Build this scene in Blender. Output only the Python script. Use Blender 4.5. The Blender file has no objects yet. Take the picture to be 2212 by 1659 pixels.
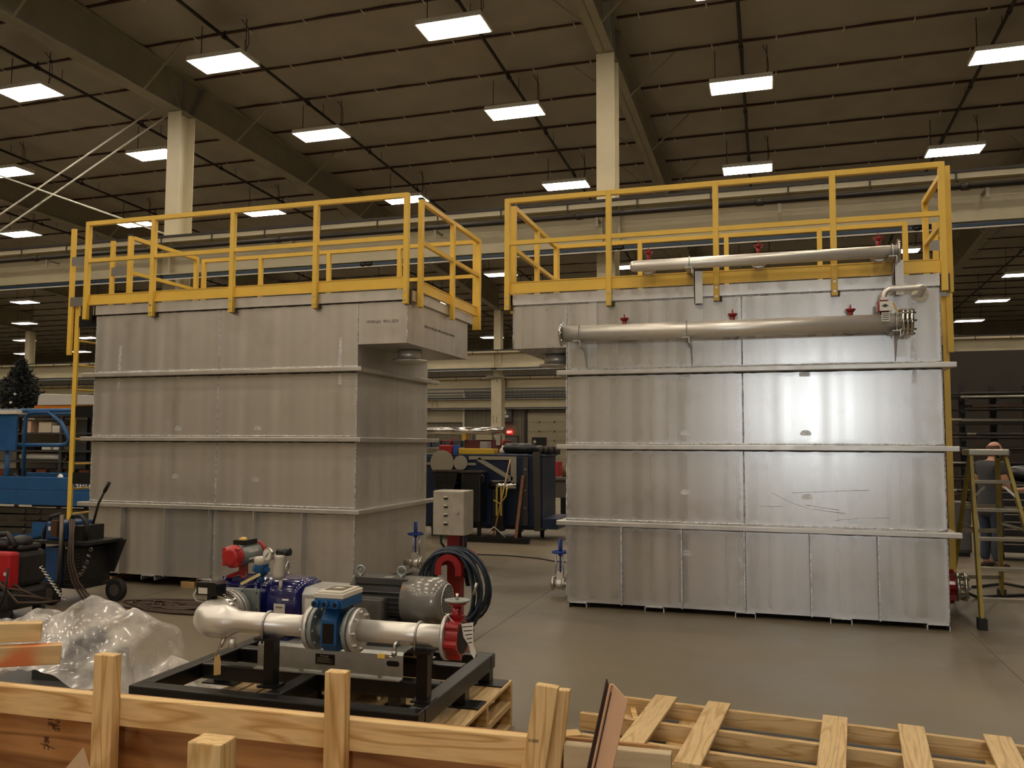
import bpy, math, random
from mathutils import Vector, Matrix
C = bpy.context.scene.collection
PI = math.pi
# ---------------------------------------------------------------- camera
cam = bpy.data.cameras.new('camera')
cam_o = bpy.data.objects.new('camera', cam); C.objects.link(cam_o)
F_PX, PITCH, YAW, ROLL, EYE = 1800.0, 0.0707252, -0.300410, 0.0045110, 1.65
cam.sensor_width = 36.0; cam.sensor_fit = 'HORIZONTAL'; cam.lens = 36.0*F_PX/2212.0
cam.clip_start = 0.05; cam.clip_end = 300
_fw = Vector((math.sin(YAW)*math.cos(PITCH), math.cos(YAW)*math.cos(PITCH), math.sin(PITCH)))
_r = Vector((math.cos(YAW), -math.sin(YAW), 0)); _u = _r.cross(_fw)
_r2 = math.cos(ROLL)*_r+math.sin(ROLL)*_u; _u2 = -math.sin(ROLL)*_r+math.cos(ROLL)*_u
cam_o.matrix_world = Matrix(((_r2.x,_u2.x,-_fw.x,0),(_r2.y,_u2.y,-_fw.y,0),(_r2.z,_u2.z,-_fw.z,EYE),(0,0,0,1)))
bpy.context.scene.camera = cam_o
# ---------------------------------------------------------------- world, assumed window light, exposure
w = bpy.data.worlds.new('world'); bpy.context.scene.world = w; w.use_nodes = True
w.node_tree.nodes['Background'].inputs[0].default_value = (0.55,0.66,0.8,1)
w.node_tree.nodes['Background'].inputs[1].default_value = 0.25
ASSUMED_WIN_C, ASSUMED_WIN_S, FRONT_Y = (1.3, 2.75), (1.0, 1.0), -9.5          # assumed window behind the camera, unseen; placed to give the right tank its highlight
dl = bpy.data.lights.new('assumed_daylight', 'AREA'); dl.shape = 'RECTANGLE'; dl.size = ASSUMED_WIN_S[0]; dl.size_y = ASSUMED_WIN_S[1]  # added area lamp standing for light through the assumed window
dl.energy = 150; dl.color = (0.84,0.92,1.0)
dlo = bpy.data.objects.new('assumed_daylight', dl); C.objects.link(dlo)
dlo.location = (ASSUMED_WIN_C[0], FRONT_Y-0.35, ASSUMED_WIN_C[1]); dlo.rotation_euler = (PI/2,0,0); 
dlo.rotation_euler = (-PI/2,0,PI)
vs = bpy.context.scene.view_settings
vs.view_transform = 'Standard'; vs.look = 'None'; vs.gamma = 1.0; vs.use_curve_mapping = False; vs.exposure = 0.36
LAMP_COLOR, LAMP_STRENGTH = (1.0,0.87,0.71), 21.0
cy = bpy.context.scene.cycles
cy.use_denoising = True; cy.max_bounces = 6; cy.diffuse_bounces = 4; cy.glossy_bounces = 4; cy.transmission_bounces = 4; cy.transparent_max_bounces = 8
cy.caustics_reflective = False; cy.caustics_refractive = False; cy.sample_clamp_indirect = 6.0; cy.use_light_tree = True
cy.use_adaptive_sampling = True; cy.adaptive_threshold = 0.02
# ---------------------------------------------------------------- materials
MATS = {}
def srgb(r,g,b):
    f = lambda c: (c/255/12.92) if c/255 <= 0.04045 else ((c/255+0.055)/1.055)**2.4
    return (f(r),f(g),f(b))
def mat(name, col, rough=0.5, metal=0.0, var=0.0, vscale=6.0, stretch=(1,1,1), bump=0.0, bscale=40.0, emit=None, estr=0.0,
        alpha=1.0, trans=0.0, aniso=0.0, col2=None, rvar=0.0, coat=0.0, spec=None):
    if name in MATS: return MATS[name]
    m = bpy.data.materials.new(name); m.use_nodes = True; MATS[name] = m
    nt = m.node_tree; b = nt.nodes['Principled BSDF']
    b.inputs['Base Color'].default_value = (*col,1); b.inputs['Roughness'].default_value = rough; b.inputs['Metallic'].default_value = metal
    if aniso: b.inputs['Anisotropic'].default_value = aniso
    if coat: b.inputs['Coat Weight'].default_value = coat; b.inputs['Coat Roughness'].default_value = 0.08
    if spec is not None: b.inputs['Specular IOR Level'].default_value = spec
    if emit: b.inputs['Emission Color'].default_value = (*emit,1); b.inputs['Emission Strength'].default_value = estr
    if alpha < 1: b.inputs['Alpha'].default_value = alpha
    if trans: b.inputs['Transmission Weight'].default_value = trans
    if var or bump or col2 or rvar:
        tc = nt.nodes.new('ShaderNodeTexCoord'); mp = nt.nodes.new('ShaderNodeMapping'); mp.inputs['Scale'].default_value = stretch
        nt.links.new(tc.outputs['Object'], mp.inputs['Vector'])
    if var or col2 or rvar:
        n = nt.nodes.new('ShaderNodeTexNoise'); n.inputs['Scale'].default_value = vscale; n.inputs['Detail'].default_value = 5; n.inputs['Roughness'].default_value = 0.6
        nt.links.new(mp.outputs[0], n.inputs['Vector'])
        cr = nt.nodes.new('ShaderNodeValToRGB')
        c2 = col2 or tuple(c*(1-var) for c in col); c1 = col if col2 else tuple(min(1,c*(1+var*0.7)) for c in col)
        cr.color_ramp.elements[0].position = 0.35; cr.color_ramp.elements[1].position = 0.66
        cr.color_ramp.elements[0].color = (*c2,1); cr.color_ramp.elements[1].color = (*c1,1)
        nt.links.new(n.outputs['Fac'], cr.inputs['Fac']); nt.links.new(cr.outputs['Color'], b.inputs['Base Color'])
        if rvar:
            mr = nt.nodes.new('ShaderNodeMapRange'); mr.inputs['From Min'].default_value = 0.3; mr.inputs['From Max'].default_value = 0.7
            mr.inputs['To Min'].default_value = rough-rvar; mr.inputs['To Max'].default_value = rough+rvar
            nt.links.new(n.outputs['Fac'], mr.inputs['Value']); nt.links.new(mr.outputs[0], b.inputs['Roughness'])
    if bump:
        n2 = nt.nodes.new('ShaderNodeTexNoise'); n2.inputs['Scale'].default_value = bscale; n2.inputs['Detail'].default_value = 4
        nt.links.new(mp.outputs[0], n2.inputs['Vector'])
        bp = nt.nodes.new('ShaderNodeBump'); bp.inputs['Strength'].default_value = bump; bp.inputs['Distance'].default_value = 0.01
        nt.links.new(n2.outputs['Fac'], bp.inputs['Height']); nt.links.new(bp.outputs['Normal'], b.inputs['Normal'])
    return m
def wood(name, light, dark, axis=0, rings=9.0, rough=0.62):
    """pine: wavy grain bands running along the given local axis, with darker pores and a few knots"""
    if name in MATS: return MATS[name]
    m = bpy.data.materials.new(name); m.use_nodes = True; MATS[name] = m
    nt = m.node_tree; b = nt.nodes['Principled BSDF']; b.inputs['Roughness'].default_value = rough
    tc = nt.nodes.new('ShaderNodeTexCoord'); mp = nt.nodes.new('ShaderNodeMapping')
    sc = [rings]*3; sc[axis] = rings*0.09; mp.inputs['Scale'].default_value = sc
    nt.links.new(tc.outputs['Object'], mp.inputs['Vector'])
    n = nt.nodes.new('ShaderNodeTexNoise'); n.inputs['Scale'].default_value = 1.0; n.inputs['Detail'].default_value = 2.0
    nt.links.new(mp.outputs[0], n.inputs['Vector'])
    mu = nt.nodes.new('ShaderNodeMath'); mu.operation = 'MULTIPLY'; mu.inputs[1].default_value = 9.0
    nt.links.new(n.outputs['Fac'], mu.inputs[0])
    fr = nt.nodes.new('ShaderNodeMath'); fr.operation = 'PINGPONG'; fr.inputs[1].default_value = 0.5
    nt.links.new(mu.outputs[0], fr.inputs[0])
    cr = nt.nodes.new('ShaderNodeValToRGB')
    cr.color_ramp.elements[0].position = 0.0; cr.color_ramp.elements[0].color = (*dark,1)
    cr.color_ramp.elements[1].position = 0.22; cr.color_ramp.elements[1].color = (*light,1)
    e = cr.color_ramp.elements.new(0.5); e.color = (*[c*0.93 for c in light],1)
    nt.links.new(fr.outputs[0], cr.inputs['Fac'])
    n2 = nt.nodes.new('ShaderNodeTexNoise'); n2.inputs['Scale'].default_value = 7.0; n2.inputs['Detail'].default_value = 6
    mp2 = nt.nodes.new('ShaderNodeMapping'); s2 = [9.0]*3; s2[axis] = 1.0; mp2.inputs['Scale'].default_value = s2
    nt.links.new(tc.outputs['Object'], mp2.inputs['Vector']); nt.links.new(mp2.outputs[0], n2.inputs['Vector'])
    mx = nt.nodes.new('ShaderNodeMix'); mx.data_type = 'RGBA'; mx.blend_type = 'MULTIPLY'; mx.inputs[0].default_value = 0.38
    c3 = nt.nodes.new('ShaderNodeValToRGB'); c3.color_ramp.elements[0].position = 0.3; c3.color_ramp.elements[0].color = (0.62,0.55,0.48,1)
    c3.color_ramp.elements[1].position = 0.55; c3.color_ramp.elements[1].color = (1,1,1,1)
    nt.links.new(n2.outputs['Fac'], c3.inputs['Fac'])
    nt.links.new(cr.outputs['Color'], mx.inputs[6]); nt.links.new(c3.outputs['Color'], mx.inputs[7])
    nt.links.new(mx.outputs[2], b.inputs['Base Color'])
    return m
# ---------------------------------------------------------------- mesh builder
def rotz(a): return Matrix.Rotation(a,4,'Z')
class MB:
    def __init__(s, xf=None): s.v=[]; s.f=[]; s.sm=[]; s.xf=xf
    def add(s, vs, fs, smooth=False):
        n=len(s.v)
        if s.xf is not None: vs=[tuple(s.xf@Vector(p)) for p in vs]
        s.v+= [tuple(p) for p in vs]
        for f in fs: s.f.append(tuple(i+n for i in f)); s.sm.append(smooth)
        return s
    def box(s,x0,x1,y0,y1,z0,z1):
        x0,x1=min(x0,x1),max(x0,x1); y0,y1=min(y0,y1),max(y0,y1); z0,z1=min(z0,z1),max(z0,z1)
        v=[(x0,y0,z0),(x1,y0,z0),(x1,y1,z0),(x0,y1,z0),(x0,y0,z1),(x1,y0,z1),(x1,y1,z1),(x0,y1,z1)]
        return s.add(v,[(3,2,1,0),(4,5,6,7),(0,1,5,4),(1,2,6,5),(2,3,7,6),(3,0,4,7)])
    def bar(s,p0,p1,w,h,up=(0,0,1)):
        """rectangular bar p0->p1; h along up, w across"""
        p0=Vector(p0);p1=Vector(p1);d=(p1-p0).normalized();u=Vector(up)
        if abs(d.dot(u))>0.99: u=Vector((0,1,0))
        r=d.cross(u).normalized();u=r.cross(d).normalized()
        v=[]
        for p in (p0,p1):
            for a,b in ((-1,-1),(1,-1),(1,1),(-1,1)): v.append(tuple(p+r*(a*w/2)+u*(b*h/2)))
        return s.add(v,[(3,2,1,0),(4,5,6,7),(0,1,5,4),(1,2,6,5),(2,3,7,6),(3,0,4,7)])
    def ringpts(s,c,d,r,n,ref=None):
        d=Vector(d).normalized(); a=Vector(ref) if ref is not None else (Vector((0,0,1)) if abs(d.z)<0.9 else Vector((1,0,0)))
        e=d.cross(a).normalized(); g=e.cross(d).normalized() if True else None
        return [Vector(c)+e*(r*math.cos(2*PI*i/n))+g*(r*math.sin(2*PI*i/n)) for i in range(n)]
    def lathe(s,p0,axis,prof,n=20,smooth=True,cap0=True,cap1=True):
        """prof: list of (t along axis, radius)"""
        p0=Vector(p0);ax=Vector(axis).normalized();vs=[]
        for t,r in prof: vs+= [tuple(q) for q in s.ringpts(p0+ax*t,ax,max(r,1e-4),n)]
        fs=[]
        for k in range(len(prof)-1):
            for i in range(n):
                j=(i+1)%n; fs.append((k*n+i,k*n+j,(k+1)*n+j,(k+1)*n+i))
        s.add(vs,fs,smooth)
        m=len(s.v)-len(vs)
        if cap0: s.f.append(tuple(m+i for i in range(n))[::-1]); s.sm.append(False)
        if cap1: s.f.append(tuple(m+(len(prof)-1)*n+i for i in range(n))); s.sm.append(False)
        return s
    def cyl(s,p0,p1,r,r1=None,n=14,smooth=True,caps=True):
        p0=Vector(p0);p1=Vector(p1)
        return s.lathe(p0,p1-p0,[(0,r),((p1-p0).length,r if r1 is None else r1)],n,smooth,caps,caps)
    def tube(s,pts,r,n=8,closed=False,caps=True):
        pts=[Vector(p) for p in pts];N=len(pts);vs=[];prev=None
        for i in range(N):
            if closed: d=(pts[(i+1)%N]-pts[i-1])
            else: d=pts[min(i+1,N-1)]-pts[max(i-1,0)]
            d=d.normalized() if d.length>1e-9 else Vector((0,0,1))
            if prev is None:
                a=Vector((0,0,1)) if abs(d.z)<0.9 else Vector((1,0,0)); e=d.cross(a).normalized()
            else:
                e=(prev-d*prev.dot(d)); e=e.normalized() if e.length>1e-6 else d.orthogonal().normalized()
            prev=e;g=d.cross(e)
            rr=r[i] if isinstance(r,(list,tuple)) else r
            vs+= [tuple(pts[i]+e*(rr*math.cos(2*PI*k/n))+g*(rr*math.sin(2*PI*k/n))) for k in range(n)]
        fs=[]
        for i in range(N if closed else N-1):
            a=i*n;b=((i+1)%N)*n
            for k in range(n):
                j=(k+1)%n; fs.append((a+k,a+j,b+j,b+k))
        m=len(s.v);s.add(vs,fs,True)
        if caps and not closed:
            s.f.append(tuple(m+i for i in range(n))[::-1]); s.sm.append(False)
            s.f.append(tuple(m+(N-1)*n+i for i in range(n))); s.sm.append(False)
        return s
    def torus(s,c,axis,R,r,n=20,k=8): return s.tube([tuple(q) for q in s.ringpts(c,axis,R,n)],r,k,closed=True)
    def sphere(s,c,r,n=14,k=8,sc=(1,1,1)):
        vs=[];fs=[]
        for j in range(1,k):
            t=PI*j/k
            for i in range(n): vs.append((c[0]+sc[0]*r*math.sin(t)*math.cos(2*PI*i/n),c[1]+sc[1]*r*math.sin(t)*math.sin(2*PI*i/n),c[2]+sc[2]*r*math.cos(t)))
        top=len(vs);vs.append((c[0],c[1],c[2]+sc[2]*r));vs.append((c[0],c[1],c[2]-sc[2]*r))
        for j in range(k-2):
            for i in range(n):
                q=(i+1)%n; fs.append((j*n+i,(j+1)*n+i,(j+1)*n+q,j*n+q))
        for i in range(n):
            q=(i+1)%n; fs.append((top,i,q)); fs.append((top+1,(k-2)*n+q,(k-2)*n+i))
        return s.add(vs,fs,True)
    def prism(s,poly,o,ex,ey,ez):
        """polygon (a,b) in the plane o+a*ex+b*ey, extruded by the vector ez"""
        o=Vector(o);ex=Vector(ex);ey=Vector(ey);ez=Vector(ez);n=len(poly)
        vs=[tuple(o+ex*a+ey*b) for a,b in poly]+[tuple(o+ex*a+ey*b+ez) for a,b in poly]
        fs=[tuple(range(n))[::-1],tuple(range(n,2*n))]+[(i,(i+1)%n,n+(i+1)%n,n+i) for i in range(n)]
        return s.add(vs,fs)
    def grid(s,fn,nu,nv,smooth=True,flip=False):
        vs=[fn(i/nu,j/nv) for j in range(nv+1) for i in range(nu+1)];fs=[]
        for j in range(nv):
            for i in range(nu):
                a=j*(nu+1)+i;q=(a,a+1,a+nu+2,a+nu+1); fs.append(q[::-1] if flip else q)
        return s.add(vs,fs,smooth)
    def build(s,name,m,parent=None,bevel=0.0,seg=2,label=None,kind=None,loc=None):
        me=bpy.data.meshes.new(name); me.from_pydata(s.v,[],s.f)
        me.polygons.foreach_set('use_smooth',s.sm)
        me.materials.append(m if not isinstance(m,str) else MATS[m]); me.update()
        import bmesh
        bm=bmesh.new(); bm.from_mesh(me); bmesh.ops.recalc_face_normals(bm,faces=bm.faces); bm.to_mesh(me); bm.free()
        o=bpy.data.objects.new(name,me); C.objects.link(o)
        if parent is not None: o.parent=parent
        if loc is not None: o.location=loc
        if bevel:
            b=o.modifiers.new('bevel','BEVEL'); b.width=bevel; b.segments=seg; b.limit_method='ANGLE'; b.angle_limit=math.radians(40)
            try: b.harden_normals=False
            except Exception: pass
        if label: o['label']=label
        if kind: o['kind']=kind
        return o
def thing(name,label,cat,loc=(0,0,0),rz=0.0,group=None):
    o=bpy.data.objects.new(name,None); o.empty_display_size=0.1; C.objects.link(o)
    o.location=loc; o.rotation_euler=(0,0,rz); o['label']=label; o['category']=cat
    if group: o['group']=group
    return o
def tag(o,label,cat,group=None,kind=None):
    o['label']=label; o['category']=cat
    if group: o['group']=group
    if kind: o['kind']=kind
    return o
def copy_tree(o,parent=None,loc=None,rz=None,label=None):
    c=o.copy(); C.objects.link(c)
    if parent is not None: c.parent=parent
    if loc is not None: c.location=loc
    if rz is not None: c.rotation_euler=(0,0,rz)
    if label: c['label']=label
    for ch in o.children: copy_tree(ch,c)
    return c
def text(name,body,size,m,parent,loc,rot,label=None,align='CENTER',ext=0.0005,sx=1.0):
    cu=bpy.data.curves.new(name,'FONT'); cu.body=body; cu.size=size; cu.align_x=align; cu.align_y='CENTER'; cu.extrude=ext
    t=bpy.data.objects.new(name,cu); C.objects.link(t)
    bpy.context.view_layer.update()
    dg=bpy.context.evaluated_depsgraph_get(); me=bpy.data.meshes.new_from_object(t.evaluated_get(dg))
    bpy.data.objects.remove(t); bpy.data.curves.remove(cu)
    me.materials.clear(); me.materials.append(m)
    o=bpy.data.objects.new(name,me); C.objects.link(o)
    if parent is not None: o.parent=parent
    o.location=loc; o.rotation_euler=rot; o.scale=(sx,1,1)
    if label: o['label']=label
    return o
def rep(name,mb,m,parent,locs,rots=None,**kw):
    """one mesh built at the origin, placed as a separate object at every location"""
    out=[]
    o=mb.build(name,m,parent,**kw)
    for i,l in enumerate(locs):
        q=o if i==0 else o.copy()
        if i: C.objects.link(q)
        q.location=l
        if rots: q.rotation_euler=rots[i]
        out.append(q)
    return out
ORD=['first','second','third','fourth','fifth','sixth','seventh','eighth','ninth','tenth','eleventh','twelfth','thirteenth','fourteenth','fifteenth','sixteenth']
# ---------------------------------------------------------------- palette
concrete=mat('concrete',srgb(122,111,91),0.40,0,var=0.16,vscale=0.9,rvar=0.12,bump=0.05,bscale=60)
insul=mat('ceiling_vinyl',srgb(158,151,138),0.34,0,var=0.06,vscale=1.5)
seam_m=mat('insulation_tape',srgb(205,196,178),0.4)
purlin_m=mat('purlin_red_oxide',srgb(62,38,28),0.6,0,var=0.1)
beamgrey=mat('grey_primer',srgb(150,144,126),0.55,0,var=0.08,vscale=2)
cream=mat('cream_paint',srgb(205,195,165),0.45,0,var=0.05,vscale=2)
blackpipe=mat('black_pipe',srgb(38,32,26),0.5)
blackpaint=mat('black_paint',srgb(22,22,22),0.32,0,var=0.2,vscale=20)
darkrubber=mat('dark_rubber',srgb(30,29,28),0.7)
yellow=mat('safety_yellow',srgb(240,198,82),0.38,0,var=0.04,vscale=4)
white_m=mat('white_paint',srgb(225,222,212),0.45)
lamp_far=mat('lamp_diffuser_dimmed',(1,1,1),0.5,emit=LAMP_COLOR,estr=LAMP_STRENGTH*.45)  # same lamp turned down for the far rows, so the far bay stays darker
lamp_m=mat('lamp_diffuser',(1,1,1),0.5,emit=LAMP_COLOR,estr=LAMP_STRENGTH)
# ================================================================ building shell
XL,XR,YF,YB=-76.0,22.0,FRONT_Y,52.0
def roof_z(y): return 9.6-0.03*(y-14.65)
b=MB(); b.grid(lambda u,v:(XL+(XR-XL)*u,YF+(YB-YF)*v,0),2,2,False); fl=b.build('floor',concrete,kind='structure')
# saw-cut joints in the slab
b=MB()
for x in (-14.5,-10.45,-6.42,-2.39,1.66,5.7): b.box(x-.0035,x+.0035,YF+.1,YB-.1,-.002,.0008)
for y in (14.2,24.0,34.0): b.box(XL+.1,XR-.1,y-.004,y+.004,-.002,.0008)
b.build('slab_joint',mat('joint',srgb(92,82,66),0.8),parent=fl)
# insulation blanket pillowed between the purlins
PUR0,PURS=1.25,1.52
NY=int((YB-YF)/PURS)+1
def ceil(u,v):
    x=XL+(XR-XL)*u; y=YF+(YB-YF)*v
    a=abs(math.sin(PI*(y-PUR0)/PURS))**0.8; q=abs(math.sin(PI*(x+0.4)/1.22))**0.6
    wob=0.012*math.sin(x*2.3+y*1.1)+0.01*math.sin(x*5.1-y*2.7)
    return (x,y,roof_z(y)+0.02-0.085*a*(0.35+0.65*q)-wob*a)
b=MB(); b.grid(ceil,640,246,True,True); cl=b.build('ceiling',insul,kind='structure')
b=MB(); k=0
y=PUR0-7*PURS
purl=[]
while y<YB-.2:
    if y>YF+.2: purl.append(y)
    y+=PURS
for y in purl:
    p=MB(); p.box(XL+.1,XR-.1,y-.026,y+.026,roof_z(y)-.03,roof_z(y)+.02); p.build('purlin',purlin_m,kind='structure')
    x=XL+.6
    while x<XR-.3:
        b.box(x-.012,x+.012,y-.09,y+.11,roof_z(y)-.04,roof_z(y)-.034); x+=1.22
b.build('insulation_strap',seam_m,parent=cl,kind='stuff')
# walls
def ribbed_wall(name,p0,p1,z1,m,holes=()):
    """sheet-metal wall from p0 to p1 (xy), ribs every 0.305 m on the room side"""
    p0=Vector((*p0,0));p1=Vector((*p1,0));d=(p1-p0);L=d.length;d.normalize();n=Vector((-d.y,d.x,0))
    b=MB(); pts=[];s=0.0
    prof=[]
    while s<L:
        prof+= [(s,0),(min(s+.22,L),0),(min(s+.235,L),.03),(min(s+.29,L),.03)]; s+=.305
    prof.append((L,0)); prof=prof+[(L,-.1),(0,-.1)]
    b.prism(prof,p0,d,n,(0,0,z1)); return b.build(name,m,kind='structure')
wallgrey=mat('wall_sheet_grey',srgb(134,127,110),0.5,0,var=0.05,vscale=1.0)
wallpale=mat('wall_sheet_pale',srgb(188,178,152),0.5,0,var=0.05,vscale=1.0)
ribbed_wall('wall_back',(XR,YB),(XL,YB),8.9,wallgrey)
ribbed_wall('wall_left',(XL,YB),(XL,YF),10.6,wallpale)
ribbed_wall('wall_right',(XR,YF),(XR,YB),10.6,wallgrey)
# front wall (behind the camera) with one assumed window
b=MB(); x0,x1=ASSUMED_WIN_C[0]-ASSUMED_WIN_S[0]/2,ASSUMED_WIN_C[0]+ASSUMED_WIN_S[0]/2; z0,z1=ASSUMED_WIN_C[1]-ASSUMED_WIN_S[1]/2,ASSUMED_WIN_C[1]+ASSUMED_WIN_S[1]/2
b.box(XL,x0,YF-.2,YF,0,10.6); b.box(x1,XR,YF-.2,YF,0,10.6); b.box(x0,x1,YF-.2,YF,0,z0); b.box(x0,x1,YF-.2,YF,z1,10.6)
b.build('wall_front',wallpale,kind='structure')
b=MB()
for (a0,a1,c0,c1) in ((x0-.06,x0+.02,z0-.06,z1+.06),(x1-.02,x1+.06,z0-.06,z1+.06),(x0,x1,z0-.06,z0+.02),(x0,x1,z1-.02,z1+.06)): b.box(a0,a1,YF-.02,YF+.03,c0,c1)
b.build('window_assumed',white_m,kind='structure')  # frame of the assumed window, unseen behind the camera
# pale liner panel high on the back wall, and wall light strip
b=MB(); b.box(-25.5,-19.4,YB-.14,YB-.04,3.0,5.6); b.build('trim_1',wallpale,kind='structure')
b=MB(); b.box(-19.46,-19.34,YB-.2,YB-.05,0,5.0); b.build('trim_2',white_m,kind='structure')
# overhead sectional door and the two man doors on the back wall
dpan=mat('door_panel_cream',srgb(182,172,146),0.5,0,var=0.04,vscale=2)
b=MB()
for k in range(6): b.box(-15.0,-11.4,YB-.16,YB-.1,k*.6,k*.6+.585)
d1=b.build('door_1',dpan,kind='structure')
rep('hinge',MB().box(-.05,.05,-.18,-.16,-.06,.05),mat('hinge_dark',srgb(90,80,62),0.5),d1,[(x,YB,k*.6) for k in range(1,6) for x in (-14.2,-13.2,-12.2)])
rep('door_track',MB().box(-.08,.08,YB-.22,YB-.08,0,3.8),mat('track_dark',srgb(60,56,50),0.6),d1,[(-15.12,0,0),(-11.27,0,0)])
b=MB(); b.box(-16.7,-15.69,YB-.16,YB-.08,0,2.05); d2=b.build('door_2',mat('door_grey',srgb(112,108,98),0.5),kind='structure')
b=MB(); b.box(-16.78,-15.61,YB-.15,YB-.06,2.05,2.13); b.box(-16.78,-16.7,YB-.15,YB-.06,0,2.05); b.box(-15.69,-15.61,YB-.15,YB-.06,0,2.05); b.build('door_frame',mat('frame_dark',srgb(66,60,52),0.6),parent=d2)
b=MB(); b.box(-16.35,-16.1,YB-.175,YB-.16,1.0,1.45); b.build('door_notice',white_m,parent=d2)
b=MB(); b.box(-14.69,-13.72,YB-.2,YB-.17,.3,2.02); d3=b.build('door_3',mat('door_black',srgb(38,34,30),0.6),kind='structure')
MB().box(-14.35,-14.0,YB-.215,YB-.2,1.25,1.5).build('door_sticker',white_m,parent=d3); MB().prism([(.0,.0),(.12,.16),(.22,.02),(.14,-.1)],(-14.62,YB-.2,1.72),(1,0,0),(0,0,1),(0,-.012,0)).build('door_sticker',white_m,parent=d3)
# exit sign above the grey man door
t=thing('exit_sign','small red lit EXIT sign above the grey man door on the back wall','sign',(-16.22,YB-.2,2.36))
MB().box(-.17,.17,0,.2,-.11,.11).build('housing',mat('exit_red',srgb(190,20,16),0.5,emit=(1,.03,.02),estr=1.6),t)
text('letters','EXIT',.15,mat('exit_letters',(1,.8,.75),.5,emit=(1,.55,.5),estr=2.5),t,(0,-.004,0),(PI/2,0,0))
t=thing('electrical_panel','dark grey electrical panel with white notices on the back wall','panel',(-16.36,YB-.42,3.0))
MB().box(-.36,.36,0,.39,0,.88).build('cabinet',mat('panel_grey',srgb(78,76,70),.5),t)
MB().box(-.3,.0,-.01,0,.52,.8).build('notice',white_m,t); MB().box(-.08,.16,-.01,0,.3,.46).build('notice',white_m,t)

# ================================================================ columns and roof girders
def ibox(b,x,y,w,d,z0,z1,tf=.02,tw=.014):
    b.box(x-w/2,x+w/2,y,y+tf,z0,z1); b.box(x-w/2,x+w/2,y+d-tf,y+d,z0,z1); b.box(x-tw/2,x+tw/2,y+tf,y+d-tf,z0,z1); return b
GX=(-68.2,-58.8,-49.5,-40.1,-30.8,-21.5,-12.1,-2.75,6.6,15.9)
for x in GX:
    b=MB(); ibox(b,x,14.5,.33,.46,0,8.72)
    c=b.build('column',cream,kind='structure')
    b=MB(); ibox(b,x,36.6,.5,.55,0,4.72); ibox(b,x,36.68,.33,.4,4.72,7.85); c=b.build('column',cream,kind='structure')
    b=MB(); b.box(x-.42,x+.42,36.4,36.6,4.66,4.76); b.build('bracket',beamgrey,parent=c)
    # tapered I girder
    st=[(YF+.1,8.55),(14.0,8.73),(15.4,8.74),(22,8.62),(30,8.25),(36.9,7.85)]
    b=MB()
    for (ya,za),(yb,zb) in zip(st,st[1:]):
        b.add([(x-.01,ya,za),(x+.01,ya,za),(x+.01,yb,zb),(x-.01,yb,zb),(x-.01,ya,roof_z(ya)-.05),(x+.01,ya,roof_z(ya)-.05),(x+.01,yb,roof_z(yb)-.05),(x-.01,yb,roof_z(yb)-.05)],
              [(3,2,1,0),(4,5,6,7),(0,1,5,4),(1,2,6,5),(2,3,7,6),(3,0,4,7)])
        for zz0,zz1 in ((za,zb),(roof_z(ya)-.07,roof_z(yb)-.07)):
            v=[]
            for (yy,zz) in ((ya,zz0),(yb,zz1)):
                v+= [(x-.15,yy,zz),(x+.15,yy,zz),(x+.15,yy,zz+.02),(x-.15,yy,zz+.02)]
            b.add(v,[(3,2,1,0),(4,5,6,7),(0,1,5,4),(1,2,6,5),(2,3,7,6),(3,0,4,7)])
    g=b.build('roof_girder',beamgrey,kind='structure')
    for dy,top in ((-.28,-.55),(.02,.02),(.32,.6)):
        MB().bar((x,14.72+dy*.7,8.74),(x,14.72+top,9.5),.29,.018,up=(0,1,0)).build('web_stiffener',beamgrey,parent=g)
    for y in purl[::2]:
        if y<-2 or y>34: continue
        bz=8.6+.13*max(0,min(1,(y+9)/23)) if y<15.4 else 8.74-.042*(y-15.4)
        for s in (-1,1): MB().bar((x+s*.15,y,bz+.02),(x+s*1.05,y,roof_z(y)-.05),.045,.02).build('flange_brace',beamgrey,parent=g)
# wall-bracing rods by the left column
for p0,p1,lab in (((-21.2,14.8,5.02),(-12.87,14.8,9.0),'upper'),((-21.2,14.95,4.7),(-12.5,14.95,8.95),'lower'),((-21.0,14.7,9.25),(-12.3,14.7,6.08),'falling')):
    b=MB(); b.cyl(p0,p1,.02,n=8)
    tag(b.build('brace_rod',white_m),{'upper':'upper of two thin white rods rising to the right towards the left girder','lower':'lower of two thin white rods rising to the right towards the left girder','falling':'thin white brace rod falling to the right behind the left guardrail'}[lab],'rod','wall bracing rods')

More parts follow.
